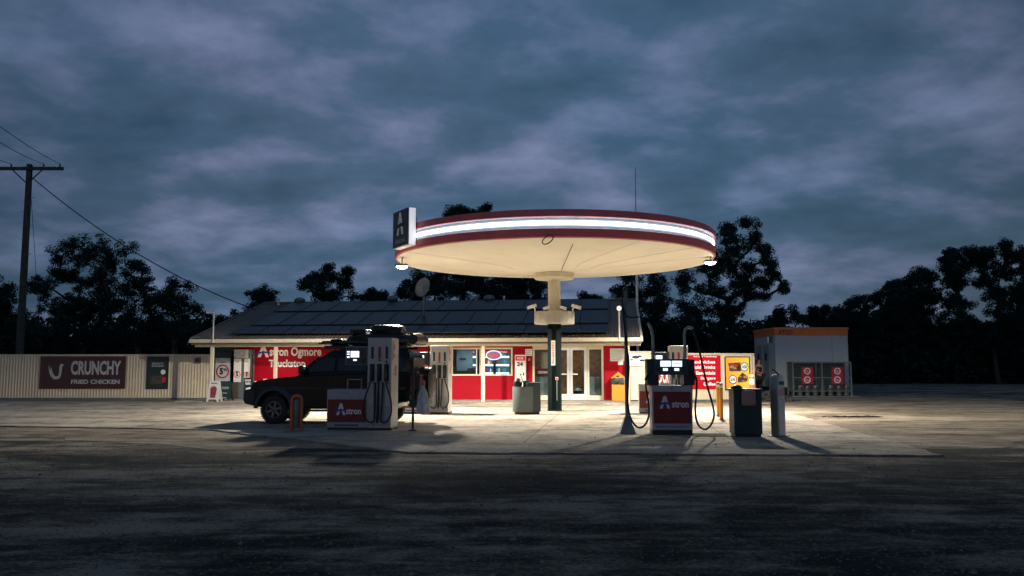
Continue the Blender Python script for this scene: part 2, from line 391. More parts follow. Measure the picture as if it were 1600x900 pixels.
# ------------------------------------------------------------------ fences
def corr_panel(L, h, z0=.12, pitch=.15, d=.03):
    m2 = MB(); n = int(L / pitch)
    prof = []
    for i in range(n):
        x = i * pitch; prof += [(x, 0), (x + pitch * .55, 0), (x + pitch * .65, -d), (x + pitch * .9, -d)]
    prof.append((n * pitch, 0))
    k = len(prof)
    m2.add([(a, b, z0) for a, b in prof] + [(a, b, h) for a, b in prof], [(i, i + 1, i + 1 + k, i + k) for i in range(k - 1)])
    return m2
A0 = P(-150, 556, 43.6); A1 = P(331, 556, 43.4); L = (A1 - A0).xy.length; hz = 2.26
fl = thing('corrugated_fence', 'long dim corrugated cream fence left of the shop', 'fence', (A0.x, A0.y, 0), math.atan2(A1.y - A0.y, A1.x - A0.x))
corr_panel(L, hz).build('cladding', fencem, fl, smooth=False)
MB().box(0, L, -.05, .03, hz, hz + .05).build('capping', cream, fl)
MB().box(0, L, .02, .08, .0, .14).build('plinth', steeld, fl)
for i in range(9):
    MB().box(L * i / 8 - .05, L * i / 8 + .05, .035, .12, 0, hz - .02).build('fence_post', fencem, fl)
# right fence
B0 = BL(LU(1018, 2.0), 2.0); B1 = P(1179, 600, 41.6); L2 = (B1 - B0).xy.length
fr = thing('corrugated_fence', 'brightly lit corrugated cream fence behind the right hand pumps', 'fence', (B0.x, B0.y, 0), math.atan2(B1.y - B0.y, B1.x - B0.x))
hz2 = P(800, 552.5, (B0.y + B1.y) / 2).z
corr_panel(L2, hz2 - .04).build('cladding', fencem, fr, smooth=False)
MB().box(0, L2, -.06, .03, hz2 - .04, hz2 + .02).build('capping', cream, fr, bevel=.01)
MB().box(0, L2, .02, .08, 0, .14).build('plinth', steeld, fr)
for i in range(5): MB().box(L2 * i / 4 - .05, L2 * i / 4 + .05, .035, .12, 0, hz2 - .06).build('fence_post', fencem, fr)
RF = math.atan2(B1.y - B0.y, B1.x - B0.x)
def onright(px):   # distance along right fence of a pixel column
    k = (px - 800) / F * cT; d = Vector((math.cos(RF), math.sin(RF)))
    return (k * B0.y - B0.x) / (d.x - k * d.y)
def sign_on(name, label, cat, base, x0, x1, z0, z1, m, rz, frame=None, off=.05, group=None):
    """flat board hung in front of a wall; base = point, local x from x0 to x1"""
    d = Vector((math.cos(rz), math.sin(rz), 0)); nrm = Vector((math.sin(rz), -math.cos(rz), 0))
    loc = Vector((base.x, base.y, 0)) + d * ((x0 + x1) / 2) + nrm * off + Vector((0, 0, z0))
    t = thing(name, label, cat, loc, rz, group); W, Hh = x1 - x0, z1 - z0
    MB().box(-W / 2, W / 2, -.02, .02, 0, Hh).build('panel', m, t)
    if frame:
        f = .045
        MB().box(-W / 2 - f, W / 2 + f, -.03, .015, Hh, Hh + f).box(-W / 2 - f, W / 2 + f, -.03, .015, -f, 0).box(-W / 2 - f, -W / 2, -.03, .015, 0, Hh).box(W / 2, W / 2 + f, -.03, .015, 0, Hh).build('frame', frame, t)
    return t, W, Hh
def rooster(t, cx, z0, h, m):
    ps = [(-.42, .95), (-.30, .55), (-.34, .9), (-.22, .5), (-.22, .8), (-.12, .42), (.05, .18), (.25, .2), (.32, .45), (.30, .8), (.40, 1.0), (.55, .98), (.62, .9), (.50, .88), (.46, .4), (.38, .08), (.2, 0), (0, 0), (-.2, .15), (-.33, .4)]
    MB().poly([(cx + a * h, z0 + b * h) for a, b in ps], -.028, -.02).build('bird_emblem', m, t, smooth=False)
# left chicken sign
def ax(px): return P(px, 600, A0.y).x - A0.x
lz = lambda py: P(800, py, 43.5).z
dsign = mat('unlit_maroon_sign', (.045, .018, .022), .35, var=.08); grylet = mat('lettering_grey', (.45, .45, .46), .5, var=.05)  # sign is dark for want of light; that shade is in its colour
t, W, Hh = sign_on('food_sign', 'wide maroon fried chicken sign, darkened as unlit, with a bird emblem on the left fence', 'sign', A0, ax(66), ax(197), lz(606), lz(558), dsign, fl.rotation_euler[2], mat('sign_rim', (.12, .03, .03), .5))
text('CRUNCHY', t, W * .155, -.02, Hh * .42, W * .60, Hh * .46, grylet, bold=.035)
text('FRIED CHICKEN', t, W * .155, -.02, Hh * .13, W * .58, Hh * .14, grylet, bold=.03)
rooster(t, -W * .34, Hh * .28, Hh * .50, grylet)
t, W, Hh = sign_on('poster', 'dark framed food poster on the left fence near the shop', 'poster', A0, ax(233), ax(264), lz(606), lz(558.5), mat('poster_dark', (.015, .03, .028), .4), fl.rotation_euler[2], black)
for k, s_ in enumerate(('BURGERS', 'SPECIALTY')): text(s_, t, 0, -.02, Hh * (.69 + .08 * k), W * .6, Hh * .055, grylet, bold=.02)
ringpoly(MB(), W * .28, Hh * .52, 0.001, W * .12, -.03, -.02).build('price_disc', lit_w, t)
MB().box(-W * .36, W * .25, -.027, -.019, Hh * .12, Hh * .40).build('food_picture', mat('food_brown', (.06, .05, .045), .5, var=.8, scale=9), t)
MB().box(W * .1, W * .42, -.026, -.0185, Hh * .18, Hh * .36).build('red_block', litr, t)
t, W, Hh = sign_on('notice', 'small square brown notice near the right end of the left fence', 'sign', A0, ax(305.5), ax(315), lz(568), lz(558.5), mat('notice_tan', (.16, .13, .09), .6, var=.5, scale=12), fl.rotation_euler[2])
MB().poly([(-.1, .08), (.1, .18), (-.05, .26)], -.028, -.02).build('symbol', litb, t, smooth=False)

# right signs
mz0 = lambda py: P(800, py, B0.y + .2).z
t, W, Hh = sign_on('food_sign', 'small red and white fried chicken sign half hidden behind the front right pump', 'sign', B0, onright(1018.5), onright(1071), mz0(612), mz0(555), redsign, RF)
text('CRUNCHY', t, W * .12, -.02, Hh * .235, W * .66, Hh * .40, lit_w, bold=.035)
text('FRIED CHICKEN', t, W * .12, -.02, Hh * .08, W * .62, Hh * .10, lit_w)
rooster(t, -W * .37, Hh * .24, Hh * .34, lit_w)
t, W, Hh = sign_on('menu_sign', 'bright red menu sign listing sandwiches and drinks on the right fence', 'sign', B0, onright(1072.5), onright(1125), mz0(608), mz0(555), redsign, RF)
rows = [('Sandwiches', 565.6, 38), ('Cold Drinks', 574, 37), ('Essentials', 583, 30), ('Burgers', 592, 23), ('Coffee', 600.5, 19)]
for s_, py, wp in rows:
    wd = wp / 52.5 * W; text(s_, t, W / 2 - W * .165 - wd / 2, -.02, mz0(py + 2.4) - mz0(608), wd, mz0(562.8) - mz0(568.2), lit_w, bold=.035)
text('Ice and Takeaway', t, W * .05, -.02, mz0(558.5) - mz0(608), W * .7, mz0(555.6) - mz0(558.4), lit_w, bold=.03)
yg = bpy.data.materials.new('poster_yellow'); yg.use_nodes = True
_t = yg.node_tree; _b = _t.nodes['Principled BSDF']; _n = _t.nodes.new('ShaderNodeTexCoord'); _s = _t.nodes.new('ShaderNodeSeparateXYZ'); _r = _t.nodes.new('ShaderNodeValToRGB')
_t.links.new(_n.outputs['Generated'], _s.inputs[0]); _t.links.new(_s.outputs[0], _r.inputs[0]); _t.links.new(_r.outputs[0], _b.inputs['Base Color'])
_r.color_ramp.elements[0].color = (.85, .33, .03, 1); _r.color_ramp.elements[1].color = (.80, .66, .10, 1)
t, W, Hh = sign_on('poster', 'yellow food poster in a black frame on the right fence', 'poster', B0, onright(1133), onright(1169.5), mz0(608.5), mz0(558), yg, RF, black)
fmat = mat('food_dark', (.08, .035, .025), .5, var=.9, scale=7)
MB().poly([(-W * .40, Hh * .82), (W * .12, Hh * .84), (W * .14, Hh * .56), (-W * .34, Hh * .56)], -.03, -.019).build('food_picture', fmat, t, smooth=False)
MB().poly([(0, Hh * .2), (W * .38, Hh * .24), (W * .44, Hh * .38), (W * .2, Hh * .52), (.0, Hh * .36)], -.03, -.019).build('food_picture', fmat, t, smooth=False)
random.seed(5)
for k in range(9):
    cx, cz = ((-W * .12, Hh * .70), (W * .2, Hh * .34))[k % 2]; MB().ball((cx + random.uniform(-.14, .14) * W, -.031, cz + random.uniform(-.08, .08) * Hh), W * random.uniform(.03, .07), 10, 6, (1.4, .05, .8)).build('food_picture', mat('pic_' + str(k % 3), ((.35, .03, .02), (.45, .22, .06), (.25, .22, .18))[k % 3], .5), t)
for cx, cz, s_ in ((W * .29, Hh * .70, '4.50'), (-W * .22, Hh * .30, '5.95')):
    ringpoly(MB(), cx, cz, .001, W * .16, -.034, -.028).build('price_disc', lit_w, t); ringpoly(MB(), cx, cz, W * .145, W * .17, -.038, -.030).build('disc_rim', litb, t)
    text(s_, t, cx, -.036, cz - W * .06, W * .2, W * .12, litb, bold=.03)
# beige cold room beside the shop
c0 = BL(LU(984, 2.0), 2.0); c1 = BL(LU(1018, 2.0), 2.0); Lc = (c1 - c0).length
cr = thing('cold_room', 'plain smooth cream cold room wall between the shop and the right fence', 'cold room', (c0.x, c0.y, 0))
zt = LZ(550.5, 21, 2)
MB().box(.02, Lc - .02, .0, 1.0, .12, zt).build('wall', cream, cr, bevel=.015)
MB().box(0, Lc, -.03, 1.03, zt, zt + .05).build('capping', cream, cr)
MB().box(.05, Lc * .45, -.02, .0, .0, .13).build('vent', black, cr)
t, W, Hh = sign_on('notice', 'white notice with dark fish like shapes on the cream cold room', 'sign', c0, .0, LU(1006, 2) - LU(984, 2), LZ(572, 21, 2), LZ(552.5, 21, 2), lit_w, -PH, off=.06)
mm_ = MB()
for a, b, r in ((-.25, .5, .06), (-.05, .72, .13), (.14, .78, .08), (.27, .45, .09), (.05, .3, .03)):
    mm_.ball((a * W / .7, -.022, b * Hh), r, 10, 6, (1.4, .05, .6))
mm_.build('printed_shapes', litb, t)

# ------------------------------------------------------------------ shop
shop = thing('shop_building', 'low truckstop shop with red walls and a wide verandah roof', 'shop', (O.x, O.y, 0))
WD = 3.0; RW = 8.0; EV = -.35; ZE = 3.0; ZR = 5.28; KS = (ZR - ZE) / (RW - EV); ULEN = LU(1003, 0)
def rz_(w_): return ZE + (w_ - EV) * KS
def U(px, w_=WD): return LU(px, w_)
uA, uB, uC, uD, uE, uF, uG = U(334), U(366), U(705), U(801), U(832), U(943), U(984)
zW0 = .075; zW1 = 2.72
zs = LZ(587, 10, WD); zh = LZ(543.5, 10, WD); zdh = LZ(543, 17, WD)
MB().box(uB, uC, WD, WD + .15, zW0, zW1).box(uC, uD, WD, WD + .15, zW0, zs).box(uC, uD, WD, WD + .15, zh, zW1).box(uD, uE, WD, WD + .15, zW0, zW1).build('front_wall', redw, shop)
MB().box(uF, uG, WD, WD + .15, zW0, zW1).build('front_wall', redw, shop)
MB().box(uE, uF, WD, WD + .15, zdh, zW1).build('door_header', cream, shop)
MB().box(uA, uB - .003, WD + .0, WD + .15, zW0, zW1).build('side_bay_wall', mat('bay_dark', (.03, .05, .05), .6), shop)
MB().box(uG - .15, uG, WD + .16, 12.8, 0, 3.6).box(uA, uA + .15, WD + .16, 12.8, 0, 3.6).box(uA, uG, 12.8, 12.95, 0, 3.0).build('outer_wall', cream, shop)
for u_ in (uA + .01, uG - .14):
    vs_ = [(3.2, 2.75), (3.2, rz_(3.2) - .1), (RW, ZR - .12), (12.8, rz_(2 * RW - 12.8) - .1), (12.8, 2.75)]
    MB().add([(u_, a, b) for a, b in vs_] + [(u_ + .1, a, b) for a, b in vs_], [(0, 1, 2, 3, 4), (9, 8, 7, 6, 5)]).build('gable', cream, shop)
# roof sheets
def roofsheet(wa, za, wb, zb):
    m2 = MB(); n = int(ULEN / .19); prof = []
    for i in range(n):
        x = i * ULEN / n; p = ULEN / n; prof += [(x, 0), (x + p * .6, 0), (x + p * .7, .035), (x + p * .92, .035)]
    prof.append((ULEN, 0)); k = len(prof)
    m2.add([(a, wa, za + b) for a, b in prof] + [(a, wb, zb + b) for a, b in prof], [(i, i + 1, i + 1 + k, i + k) for i in range(k - 1)])
    return m2
rf = roofsheet(EV, ZE, RW, ZR).build('roof', roofm, shop, smooth=False)
roofsheet(RW, ZR, 2 * RW - EV, ZE).build('roof', roofm, shop, smooth=False)
MB().tube([(0, RW, ZR + .03), (ULEN, RW, ZR + .03)], .09, 8).build('ridge_cap', roofm, rf)
for u_ in (0, ULEN): MB().add([(u_ - .06, EV, ZE - .14), (u_ - .06, EV, ZE + .06), (u_ - .06, RW, ZR + .06), (u_ - .06, RW, ZR - .14), (u_ + .04, EV, ZE - .14), (u_ + .04, EV, ZE + .06), (u_ + .04, RW, ZR + .06), (u_ + .04, RW, ZR - .14)],
                         [(0, 1, 2, 3), (7, 6, 5, 4), (1, 5, 6, 2), (0, 3, 7, 4), (0, 4, 5, 1)]).build('barge_board', cream if u_ else roofm, rf)
MB().box(-.05, ULEN + .05, EV - .13, EV + .0, ZE - .20, ZE - .02).build('gutter', cream, shop, bevel=.02)
MB().box(0, ULEN, EV + .003, EV + .05, ZE - .28, ZE - .21).build('fascia_board', roofm, shop)
MB().box(0.05, ULEN - .05, -.06, .06, 2.62, ZE - .285).build('verandah_beam', cream, shop, bevel=.01)
MB().box(0.1, uG, EV + .06, WD - .01, 2.725, 2.76).build('soffit', cream, shop)
for px in (331, 430.5, 560, 755, 981): 
    u_ = LU(px, 0); MB().box(u_ - .085, u_ + .085, -.05, .05, .075, 2.62).build('verandah_post', cream, shop, bevel=.012)
# shop window
def win(ua, ub, za, zb, f=.08):
    fr_ = MB().box(ua, ub, WD - .05, WD + .05, zb - f, zb).box(ua, ub, WD - .05, WD + .05, za, za + f).box(ua, ua + f, WD - .05, WD + .05, za + f, zb - f).box(ub - f, ub, WD - .05, WD + .05, za + f, zb - f)
    o = fr_.build('window', cream, shop)
    MB().box(ua + f, ub - f, WD - .004, WD + .004, za + f, zb - f).build('pane', cglass, o); return o
um = U(752)
win(uC, um, zs, zh); w2 = win(um + .02, uD, zs, zh)
MB().box(U(744), U(745.5), WD - .04, WD + .04, zs + .08, zh - .08).build('mullion', whitep, w2)
# doors: two sidelights + two leaves
def leaf(pa, pb, name, f, m, handle=None, zb=zW0):
    ua, ub = U(pa), U(pb)
    o = MB().box(ua, ub, WD - .05, WD + .04, zdh - f, zdh).box(ua, ub, WD - .05, WD + .04, zb, zb + f * 2.2).box(ua, ua + f, WD - .05, WD + .04, zb + f * 2.2, zdh - f).box(ub - f, ub, WD - .05, WD + .04, zb + f * 2.2, zdh - f).build(name, m, shop)
    MB().box(ua + f, ub - f, WD - .012, WD - .004, zb + f * 2.2, zdh - f).build('pane', cglass, o)
    if handle is not None:
        h = U(handle); MB().tube([(h - .18, WD - .10, 1.32), (h + .18, WD - .10, 1.32)], .03, 8).box(h - .15, h - .11, WD - .10, WD - .04, 1.30, 1.34).box(h + .11, h + .15, WD - .10, WD - .04, 1.30, 1.34).build('handle', whitep, o)
    return o
leaf(832.3, 864, 'sidelight', .1, cream); leaf(864.5, 890.2, 'door', .13, alu, 880); leaf(890.7, 917, 'door', .13, alu, 897); leaf(917.5, 943, 'sidelight', .1, cream)
# inside
MB().box(uC - .4, uF + .4, 6.6, 6.7, 0, 2.9).build('inner_wall', mat('inner_wall', (.16, .22, .25), .7), shop)
MB().box(uE - .2, uF + .5, 4.9, 4.98, 0, 2.8).build('timber_lining', wood, shop)
MB().box(uC - .4, uF + .5, WD + .2, 6.6, .02, .06).build('inner_floor', mat('lino', (.12, .12, .11), .4), shop)
MB().box(uC - .4, uF + .5, WD + .16, 6.6, 2.74, 2.8).build('ceiling', whitep, shop)
MB().box(uC - .5, uC - .4, WD + .2, 6.6, 0, 2.8).box(uD + .3, uD + .4, WD + .2, 6.6, 0, 2.7).build('partition', mat('inner_wall', (.2, .2, .2)), shop)
def arealight(name, loc, rot, sx, sy, W_, c, parent=None):
    l = bpy.data.lights.new(name, 'AREA'); l.shape = 'RECTANGLE'; l.size = sx; l.size_y = sy; l.energy = W_; l.color = c
    o = bpy.data.objects.new(name, l); col.objects.link(o); o.location = loc; o.rotation_euler = rot
    if parent is not None: o.parent = parent
    return o
for i, (u_, w_) in enumerate(((U(728), 4.0), (U(775), 4.2), (U(860), 4.0), (U(915), 4.0))):
    b_ = BL(u_, w_, 2.70)
    t = thing('ceiling_light', ['fluorescent batten behind the left shop window', 'fluorescent batten behind the right shop window', 'fluorescent batten behind the left shop door', 'fluorescent batten behind the right shop door'][i], 'light', b_, group='fluorescent battens inside the shop')
    MB().box(-.6, .6, -.06, .06, 0, .04).build('housing', whitep, t); MB().tube([(-.58, 0, -.02), (.58, 0, -.02)], .02, 8).build('lamp_tube', screen, t)
    arealight('lamp', (0, 0, -.06), (0, 0, 0), 1.2, .15, 26 if i < 2 else 14, (.9, .97, 1) if i < 2 else (1, .85, .65), t)
for i, px in enumerate((410, 520, 640, 728, 780, 885, 960)):  # lamps out of sight, most of them added to brighten the shop wall
    lb = ['at the painted shop name', 'above the bonnet end of the car', 'above the rear of the car', 'above the left shop window', 'above the right shop window', 'above the shop doors', 'above the yellow bin'][i]
    t = thing('unseen_verandah_light', 'unseen slim lamp under the verandah roof ' + lb, 'light', BL(U(px, 1.3), 1.3, 2.70), group='unseen lamps under the verandah roof')
    MB().box(-.6, .6, -.05, .05, 0, .024).build('housing', whitep, t); MB().box(-.57, .57, -.04, .04, -.012, -.001).build('diffuser', screen, t)
    arealight('lamp', (0, 0, -.03), (R(12), 0, 0), 1.1, .1, (30, 8, 8, 20, 20, 20, 20)[i], (1, .88, .70), t)
# drinks fridges and bottles
cols = [mat('bottle_' + n, c, .3, emit=c, es=.25) for n, c in (('red', (.6, .03, .03)), ('teal', (.02, .30, .35)), ('blue', (.03, .10, .5)), ('white', (.7, .75, .75)), ('brown', (.12, .04, .02)), ('green', (.05, .3, .08)), ('orange', (.7, .25, .03)))]
bcount = 0
protos = {}
def bottle(k):
    return MB().lathe([(.045, 0), (.048, .02), (.048, .15), (.018, .21), (.018, .25)], 8).build('drink_bottle', cols[k])
for fi, (pa, pb) in enumerate(((731, 744.5), (757, 772), (773.5, 797))):
    wf = 5.0; ua, ub = LU(pa, wf), LU(pb, wf); b_ = BL((ua + ub) / 2, wf, .06); wd = (ub - ua) / 2
    t = thing('drinks_fridge', ['narrow lit drinks fridge behind the left shop window', 'lit drinks fridge behind the open sign', 'lit drinks fridge behind the right edge of the shop window'][fi], 'fridge', b_, group='glass door fridges in the shop')
    MB().box(-wd, -wd + .04, 0, .6, 0, 2.3).box(wd - .04, wd, 0, .6, 0, 2.3).box(-wd, wd, .56, .6, 0, 2.3).box(-wd, wd, 0, .6, 0, .1).build('cabinet', black, t)
    MB().box(-wd + .04, wd - .04, .53, .55, .1, 2.28).build('back_panel', mat('fridge_back', (.06, .22, .34), .5, emit=(.1, .35, .6), es=.25), t)
    hd = MB().box(-wd, wd, -.03, .5, 2.3, 2.5).build('header', redsign, t)
    text('DRINKS', hd, 0, -.03, 2.34, wd * 1.2, .1, lit_w)
    for k in range(5):
        zz = .45 + k * .42
        MB().box(-wd + .045, wd - .045, .02, .5, zz, zz + .025).build('shelf', whitep, t)
        MB().box(-wd + .045, wd - .045, .0, .02, zz - .05, zz + .045).build('shelf_light', fridgel, t)
        if zz < 1.1: continue
        nb = int((2 * wd - .16) / .105)
        for j in range(nb):
            kk = random.choice(range(7)) if random.random() < .4 else (k * 3 + fi + j // 3) % 7
            if kk not in protos: protos[kk] = bottle(kk); o = protos[kk]
            else: o = protos[kk].copy(); col.objects.link(o)
            x = -wd + .1 + j * .105; o.location = BL((ua + ub) / 2 + x, wf + .1, .06 + zz + .025); o.rotation_euler = (0, 0, random.random() * 6); s = random.uniform(1.0, 1.15); o.scale = (1, 1, s)
            tag(o, 'small coloured drink bottle on a lit fridge shelf behind the shop window', 'bottle', 'drink bottles in the lit fridges')
t = thing('snack_shelf', 'dim shop counter with a grey screen behind the left shop window', 'counter', BL(U(716), 4.4, .06))
MB().box(-.8, .75, 0, .5, 0, 1.42).build('counter', black, t); MB().box(-.75, -.4, .1, .4, 1.42, 1.62).build('till', black, t); MB().box(.2, .55, .1, .4, 1.42, 1.55).build('box', black, t)
t = thing('drop_screen', 'blue grey roller screen behind the left shop window', 'screen', BL(U(716), 4.95, 1.3))
MB().box(-.45, .40, 0, .04, .1, 1.3).build('sheet', mat('screen_bluegrey', (.13, .22, .26), .6), t); MB().box(-.3, .05, -.02, 0, .72, .84).build('label_plate', litb, t)
# OPEN neon
t = thing('open_sign', 'oval lit open sign hanging inside the right shop window', 'sign', BL(U(770.5), WD + .18, LZ(555, 12, WD)))
n_ = 28
MB().tube([(.37 * math.cos(2 * math.pi * i / n_), 0, .22 * math.sin(2 * math.pi * i / n_)) for i in range(n_ + 1)], .024, 6).build('oval_tube', neonw, t)
MB().tube([(.31 * math.cos(2 * math.pi * i / n_), 0.01, .165 * math.sin(2 * math.pi * i / n_)) for i in range(n_ + 1)], .010, 6).build('inner_tube', mat('neon_blue', (.1, .2, .9), emit=(.2, .3, 1), es=.7), t)
text('OPEN', t, 0, -.01, -.095, .50, .19, neonr, bold=.0)
MB().poly([(.35 * math.cos(2 * math.pi * i / 24), .20 * math.sin(2 * math.pi * i / 24)) for i in range(24)], .03, .04).build('backing', mat('neon_backing', (.5, .45, .55), .5), t)
# covered stacks behind the doors
clothm = mat('grey_cover', (.20, .24, .26), .7, var=.3, scale=5, bump=1, bscale=9)
def cover(px, wdt, h, label):
    b_ = BL(U(px, 3.9), 3.9, .06); t = thing('covered_table', label, 'table', b_); m2 = MB(); n = 40
    prof = []
    for j, zf in enumerate((0, .25, .6, .93, 1.0)):
        rr = (1.12, 1.06, 1.0, .97, .85)[j]
        for i in range(n):
            a = 2 * math.pi * i / n; fold = 1 + (.07 * (1 - zf)) * math.sin(9 * a + 1.3 * math.sin(3 * a))
            cx = abs(math.cos(a)) ** .5 * math.copysign(1, math.cos(a)); sy = abs(math.sin(a)) ** .5 * math.copysign(1, math.sin(a))
            prof.append((wdt / 2 * rr * fold * cx, .35 * rr * fold * sy, h * zf))
    m2.add(prof, [(j * n + i, j * n + (i + 1) % n, (j + 1) * n + (i + 1) % n, (j + 1) * n + i) for j in range(4) for i in range(n)] + [tuple(4 * n + i for i in range(n))])
    m2.build('cloth', clothm, t)
cover(847, .95, 1.12, 'grey cloth covered table behind the left glass sidelight')
cover(929, .85, 1.12, 'dark grey cloth covered table behind the right glass sidelight')
t = thing('basket', 'dark basket with pale blue contents behind the right door', 'basket', BL(U(905, 3.7), 3.7, .06))
MB().lathe([(.22, 0), (.28, .45), (.24, .44)], 16).build('basket_body', black, t); MB().ball((-.05, 0, .42), .2, 12, 8, (1, .8, .8)).build('contents', mat('pale_blue', (.35, .5, .55), .6, var=.5, scale=14), t)
t = thing('menu_lamp', 'cream and red pillar sign behind the left glass sidelight', 'sign', BL(U(853, 3.5), 3.5, 1.35))
MB().lathe([(.26, .25), (.26, .95), (.2, 1.05)], 20).build('shade', cream, t); MB().box(-.4, .4, -.05, .05, 0, .12).build('white_base', whitep, t); MB().box(-.36, .36, -.04, .04, .121, .34).build('red_panel', redsign, t)

# painted shop name on the wall
def wallsign(name, label, cat, pa, pb, ya, yb, m, w_=WD, off=.03, frame=None):
    ua, ub = U(pa, w_), U(pb, w_); um_ = (ua + ub) / 2
    return sign_on(name, label, cat, BL(0, w_), ua, ub, LZ(yb, um_, w_), LZ(ya, um_, w_), m, -PH, frame, off)
ua, ub = U(386), U(512)
t = thing('shop_name_sign', 'large white shop name on the red wall under the verandah', 'sign', BL((ua + ub) / 2, WD - .02, 1.0))
wz = lambda py: LZ(py, 6, WD) - 1.0
ws = lambda px: U(px) - (ua + ub) / 2
MB().box(ws(384), ws(668), -.02, .0, wz(596), wz(539.5)).build('panel', redw, t)
logo(t, ws(402.5), -.021, wz(558), ws(420) - ws(402.5), wz(539.8) - wz(558), lit_w, blue)
text('stron Ogmore', t, (ws(421) + ws(502)) / 2, -.02, wz(560.2), ws(502) - ws(421), wz(542) - wz(560.2), lit_w, bold=.03)
text('Truckstop', t, (ws(420.5) + ws(477.5)) / 2, -.02, wz(577), ws(477.5) - ws(420.5), wz(561.8) - wz(577), lit_w, bold=.03)
text('Open 7 days', t, (ws(384) + ws(440)) / 2, -.02, wz(607), ws(440) - ws(384), wz(592) - wz(607), lit_w, bold=.05)
# wall notices
t, W, Hh = wallsign('notice', 'white notice sheet left of the shop doors high on the red wall', 'notice', 821, 831.5, 545.5, 556, lit_w)
for k, s_ in enumerate(('ENGINES OFF', 'PLEASE TURN', 'NO SMOKING')): text(s_, t, 0, -.02, Hh * (.15 + .27 * k), W * .8, Hh * .17, litb, bold=.0)
t, W, Hh = wallsign('notice', 'large pale notice board on the red wall above the yellow bin', 'notice', 953.5, 976, 544.5, 564.5, mat('notice_pale', (.55, .6, .58), .5, var=.15, scale=9))
for k in range(5): MB().box(-W * .42, W * .42 * random.uniform(.4, 1), -.024, -.0195, Hh * (.15 + k * .16), Hh * (.15 + k * .16) + .012).build('text_line', steeld, t)
t, W, Hh = wallsign('notice', 'small white card hanging under the pale notice board', 'notice', 965.5, 974, 564.8, 570, lit_w)
t, W, Hh = wallsign('emblem_sticker', 'small round white sticker on the red wall beside the doors', 'sticker', 825, 829, 560, 564, redsign)
ringpoly(MB(), 0, Hh / 2, Hh * .25, Hh * .42, -.026, -.019).build('ring', lit_w, t)
# white ice cabinet / poster stand near doors
ub_ = BL(U(813, 2.6), 2.6, .075)
t = thing('poster_stand', 'tall white poster cabinet on the red wall between window and doors', 'poster stand', ub_)
hw = (U(821.5, 2.6) - U(804.5, 2.6)) / 2; zt_ = LZ(554.5, 14, 2.6) - .075
MB().box(-hw, hw, 0, .2, .5, zt_).build('panel', whitep, t, bevel=.02); MB().box(-hw * .9, hw * .9, -.004, 0, zt_ - .28, zt_ - .06).build('header', litr, t)
text('24', t, -.02, -.001, zt_ - .55, .3, .2, litb, bold=.05); text('ICE', t, 0, -.005, zt_ - .22, .3, .1, lit_w, bold=.03); text('-1', t, .08, -.001, zt_ - 1.0, .22, .14, litb, bold=.04)
MB().box(-hw * .8, -hw * .6, .02, .18, 0, .5).box(hw * .6, hw * .8, .02, .18, 0, .5).build('leg', steeld, t)

# ---- verandah left end: posters, ice machine, boards
def pricering(t, cx, cz, r, s1, s2, y=-.02):
    ringpoly(MB(), cx, cz, r * .86, r, y - .008, y + .001, 32).build('price_ring', litr, t); ringpoly(MB(), cx, cz, r * .80, r * .86, y - .007, y + .001, 32).build('ring_line', litb, t)
    text(s1, t, cx - r * .18, y, cz - r * .45, r * .55, r * .95, litb, bold=.06)
    if s2: text(s2, t, cx + r * .38, y, cz + r * .02, r * .55, r * .42, litb, bold=.05)
t, W, Hh = wallsign('poster', 'grey white price poster with a red ringed 5.95 under the left verandah end', 'poster', 337, 360, 559.5, 595.5, mat('poster_grey', (.5, .53, .55), .5), 2.5, .02)
pricering(t, 0, Hh * .42, W * .45, '5', '95'); text('COFFEE', t, -.0, -.02, Hh * .78, W * .4, Hh * .045, litb); text('NEW', t, -W * .3, -.02, Hh * .91, W * .2, Hh * .035, litb)
tb = thing('storage_locker', 'dark green locker behind the grey 5.95 price poster', 'locker', BL(U(348, 2.55), 2.55, .075))
hw = (U(362, 2.55) - U(334.5, 2.55)) / 2
MB().box(-hw, hw, 0, .4, 0, 2.35).build('body', darkgreen, tb, bevel=.02); MB().box(-.01, .01, -.006, 0, .1, 2.3).build('door_gap', black, tb)
t = thing('ice_machine', 'white topped ice machine beside the red wall with two price panels', 'ice machine', BL(U(378, 2.3), 2.3, .075))
hw = (U(391, 2.3) - U(365.5, 2.3)) / 2; zz0 = LZ(597, 2, 2.3) - .075; zz1 = LZ(560.5, 2, 2.3) - .075; zz2 = LZ(546, 2, 2.3) - .075
MB().box(-hw, hw, 0, .55, 0, zz2 - .01).build('cabinet', mat('ice_grey', (.1, .13, .14), .5), t, bevel=.02)
MB().box(-hw, hw * .75, -.03, .0, zz1 + .03, zz2).build('header', mat('header_silver', (.5, .5, .5), .4, var=.3, scale=6), t, bevel=.01)
for k, (a, b) in enumerate(((-hw * .97, -hw * .08), (.12, hw))):
    cx = (a + b) / 2; d_ = MB().box(a, b, -.035, .0, zz0, zz1).build('door_panel', whitep, t, bevel=.008)
    ringpoly(MB(), cx, zz0 + .38, (b - a) * .38, (b - a) * .46, -.042, -.034, 28).build('price_ring', litr, d_)
    text('5' if k == 0 else '8', d_, cx, -.036, zz0 + .28, .12, .24, litb, bold=.05)
    text('ICE', d_, cx, -.036, zz1 - .18, .14, .05, litb)
MB().box(-hw * .9, -hw * .3, -.22, -.04, 0, zz0 - .02).build('side_tub', mat('tub_brown', (.06, .045, .035), .6), t)
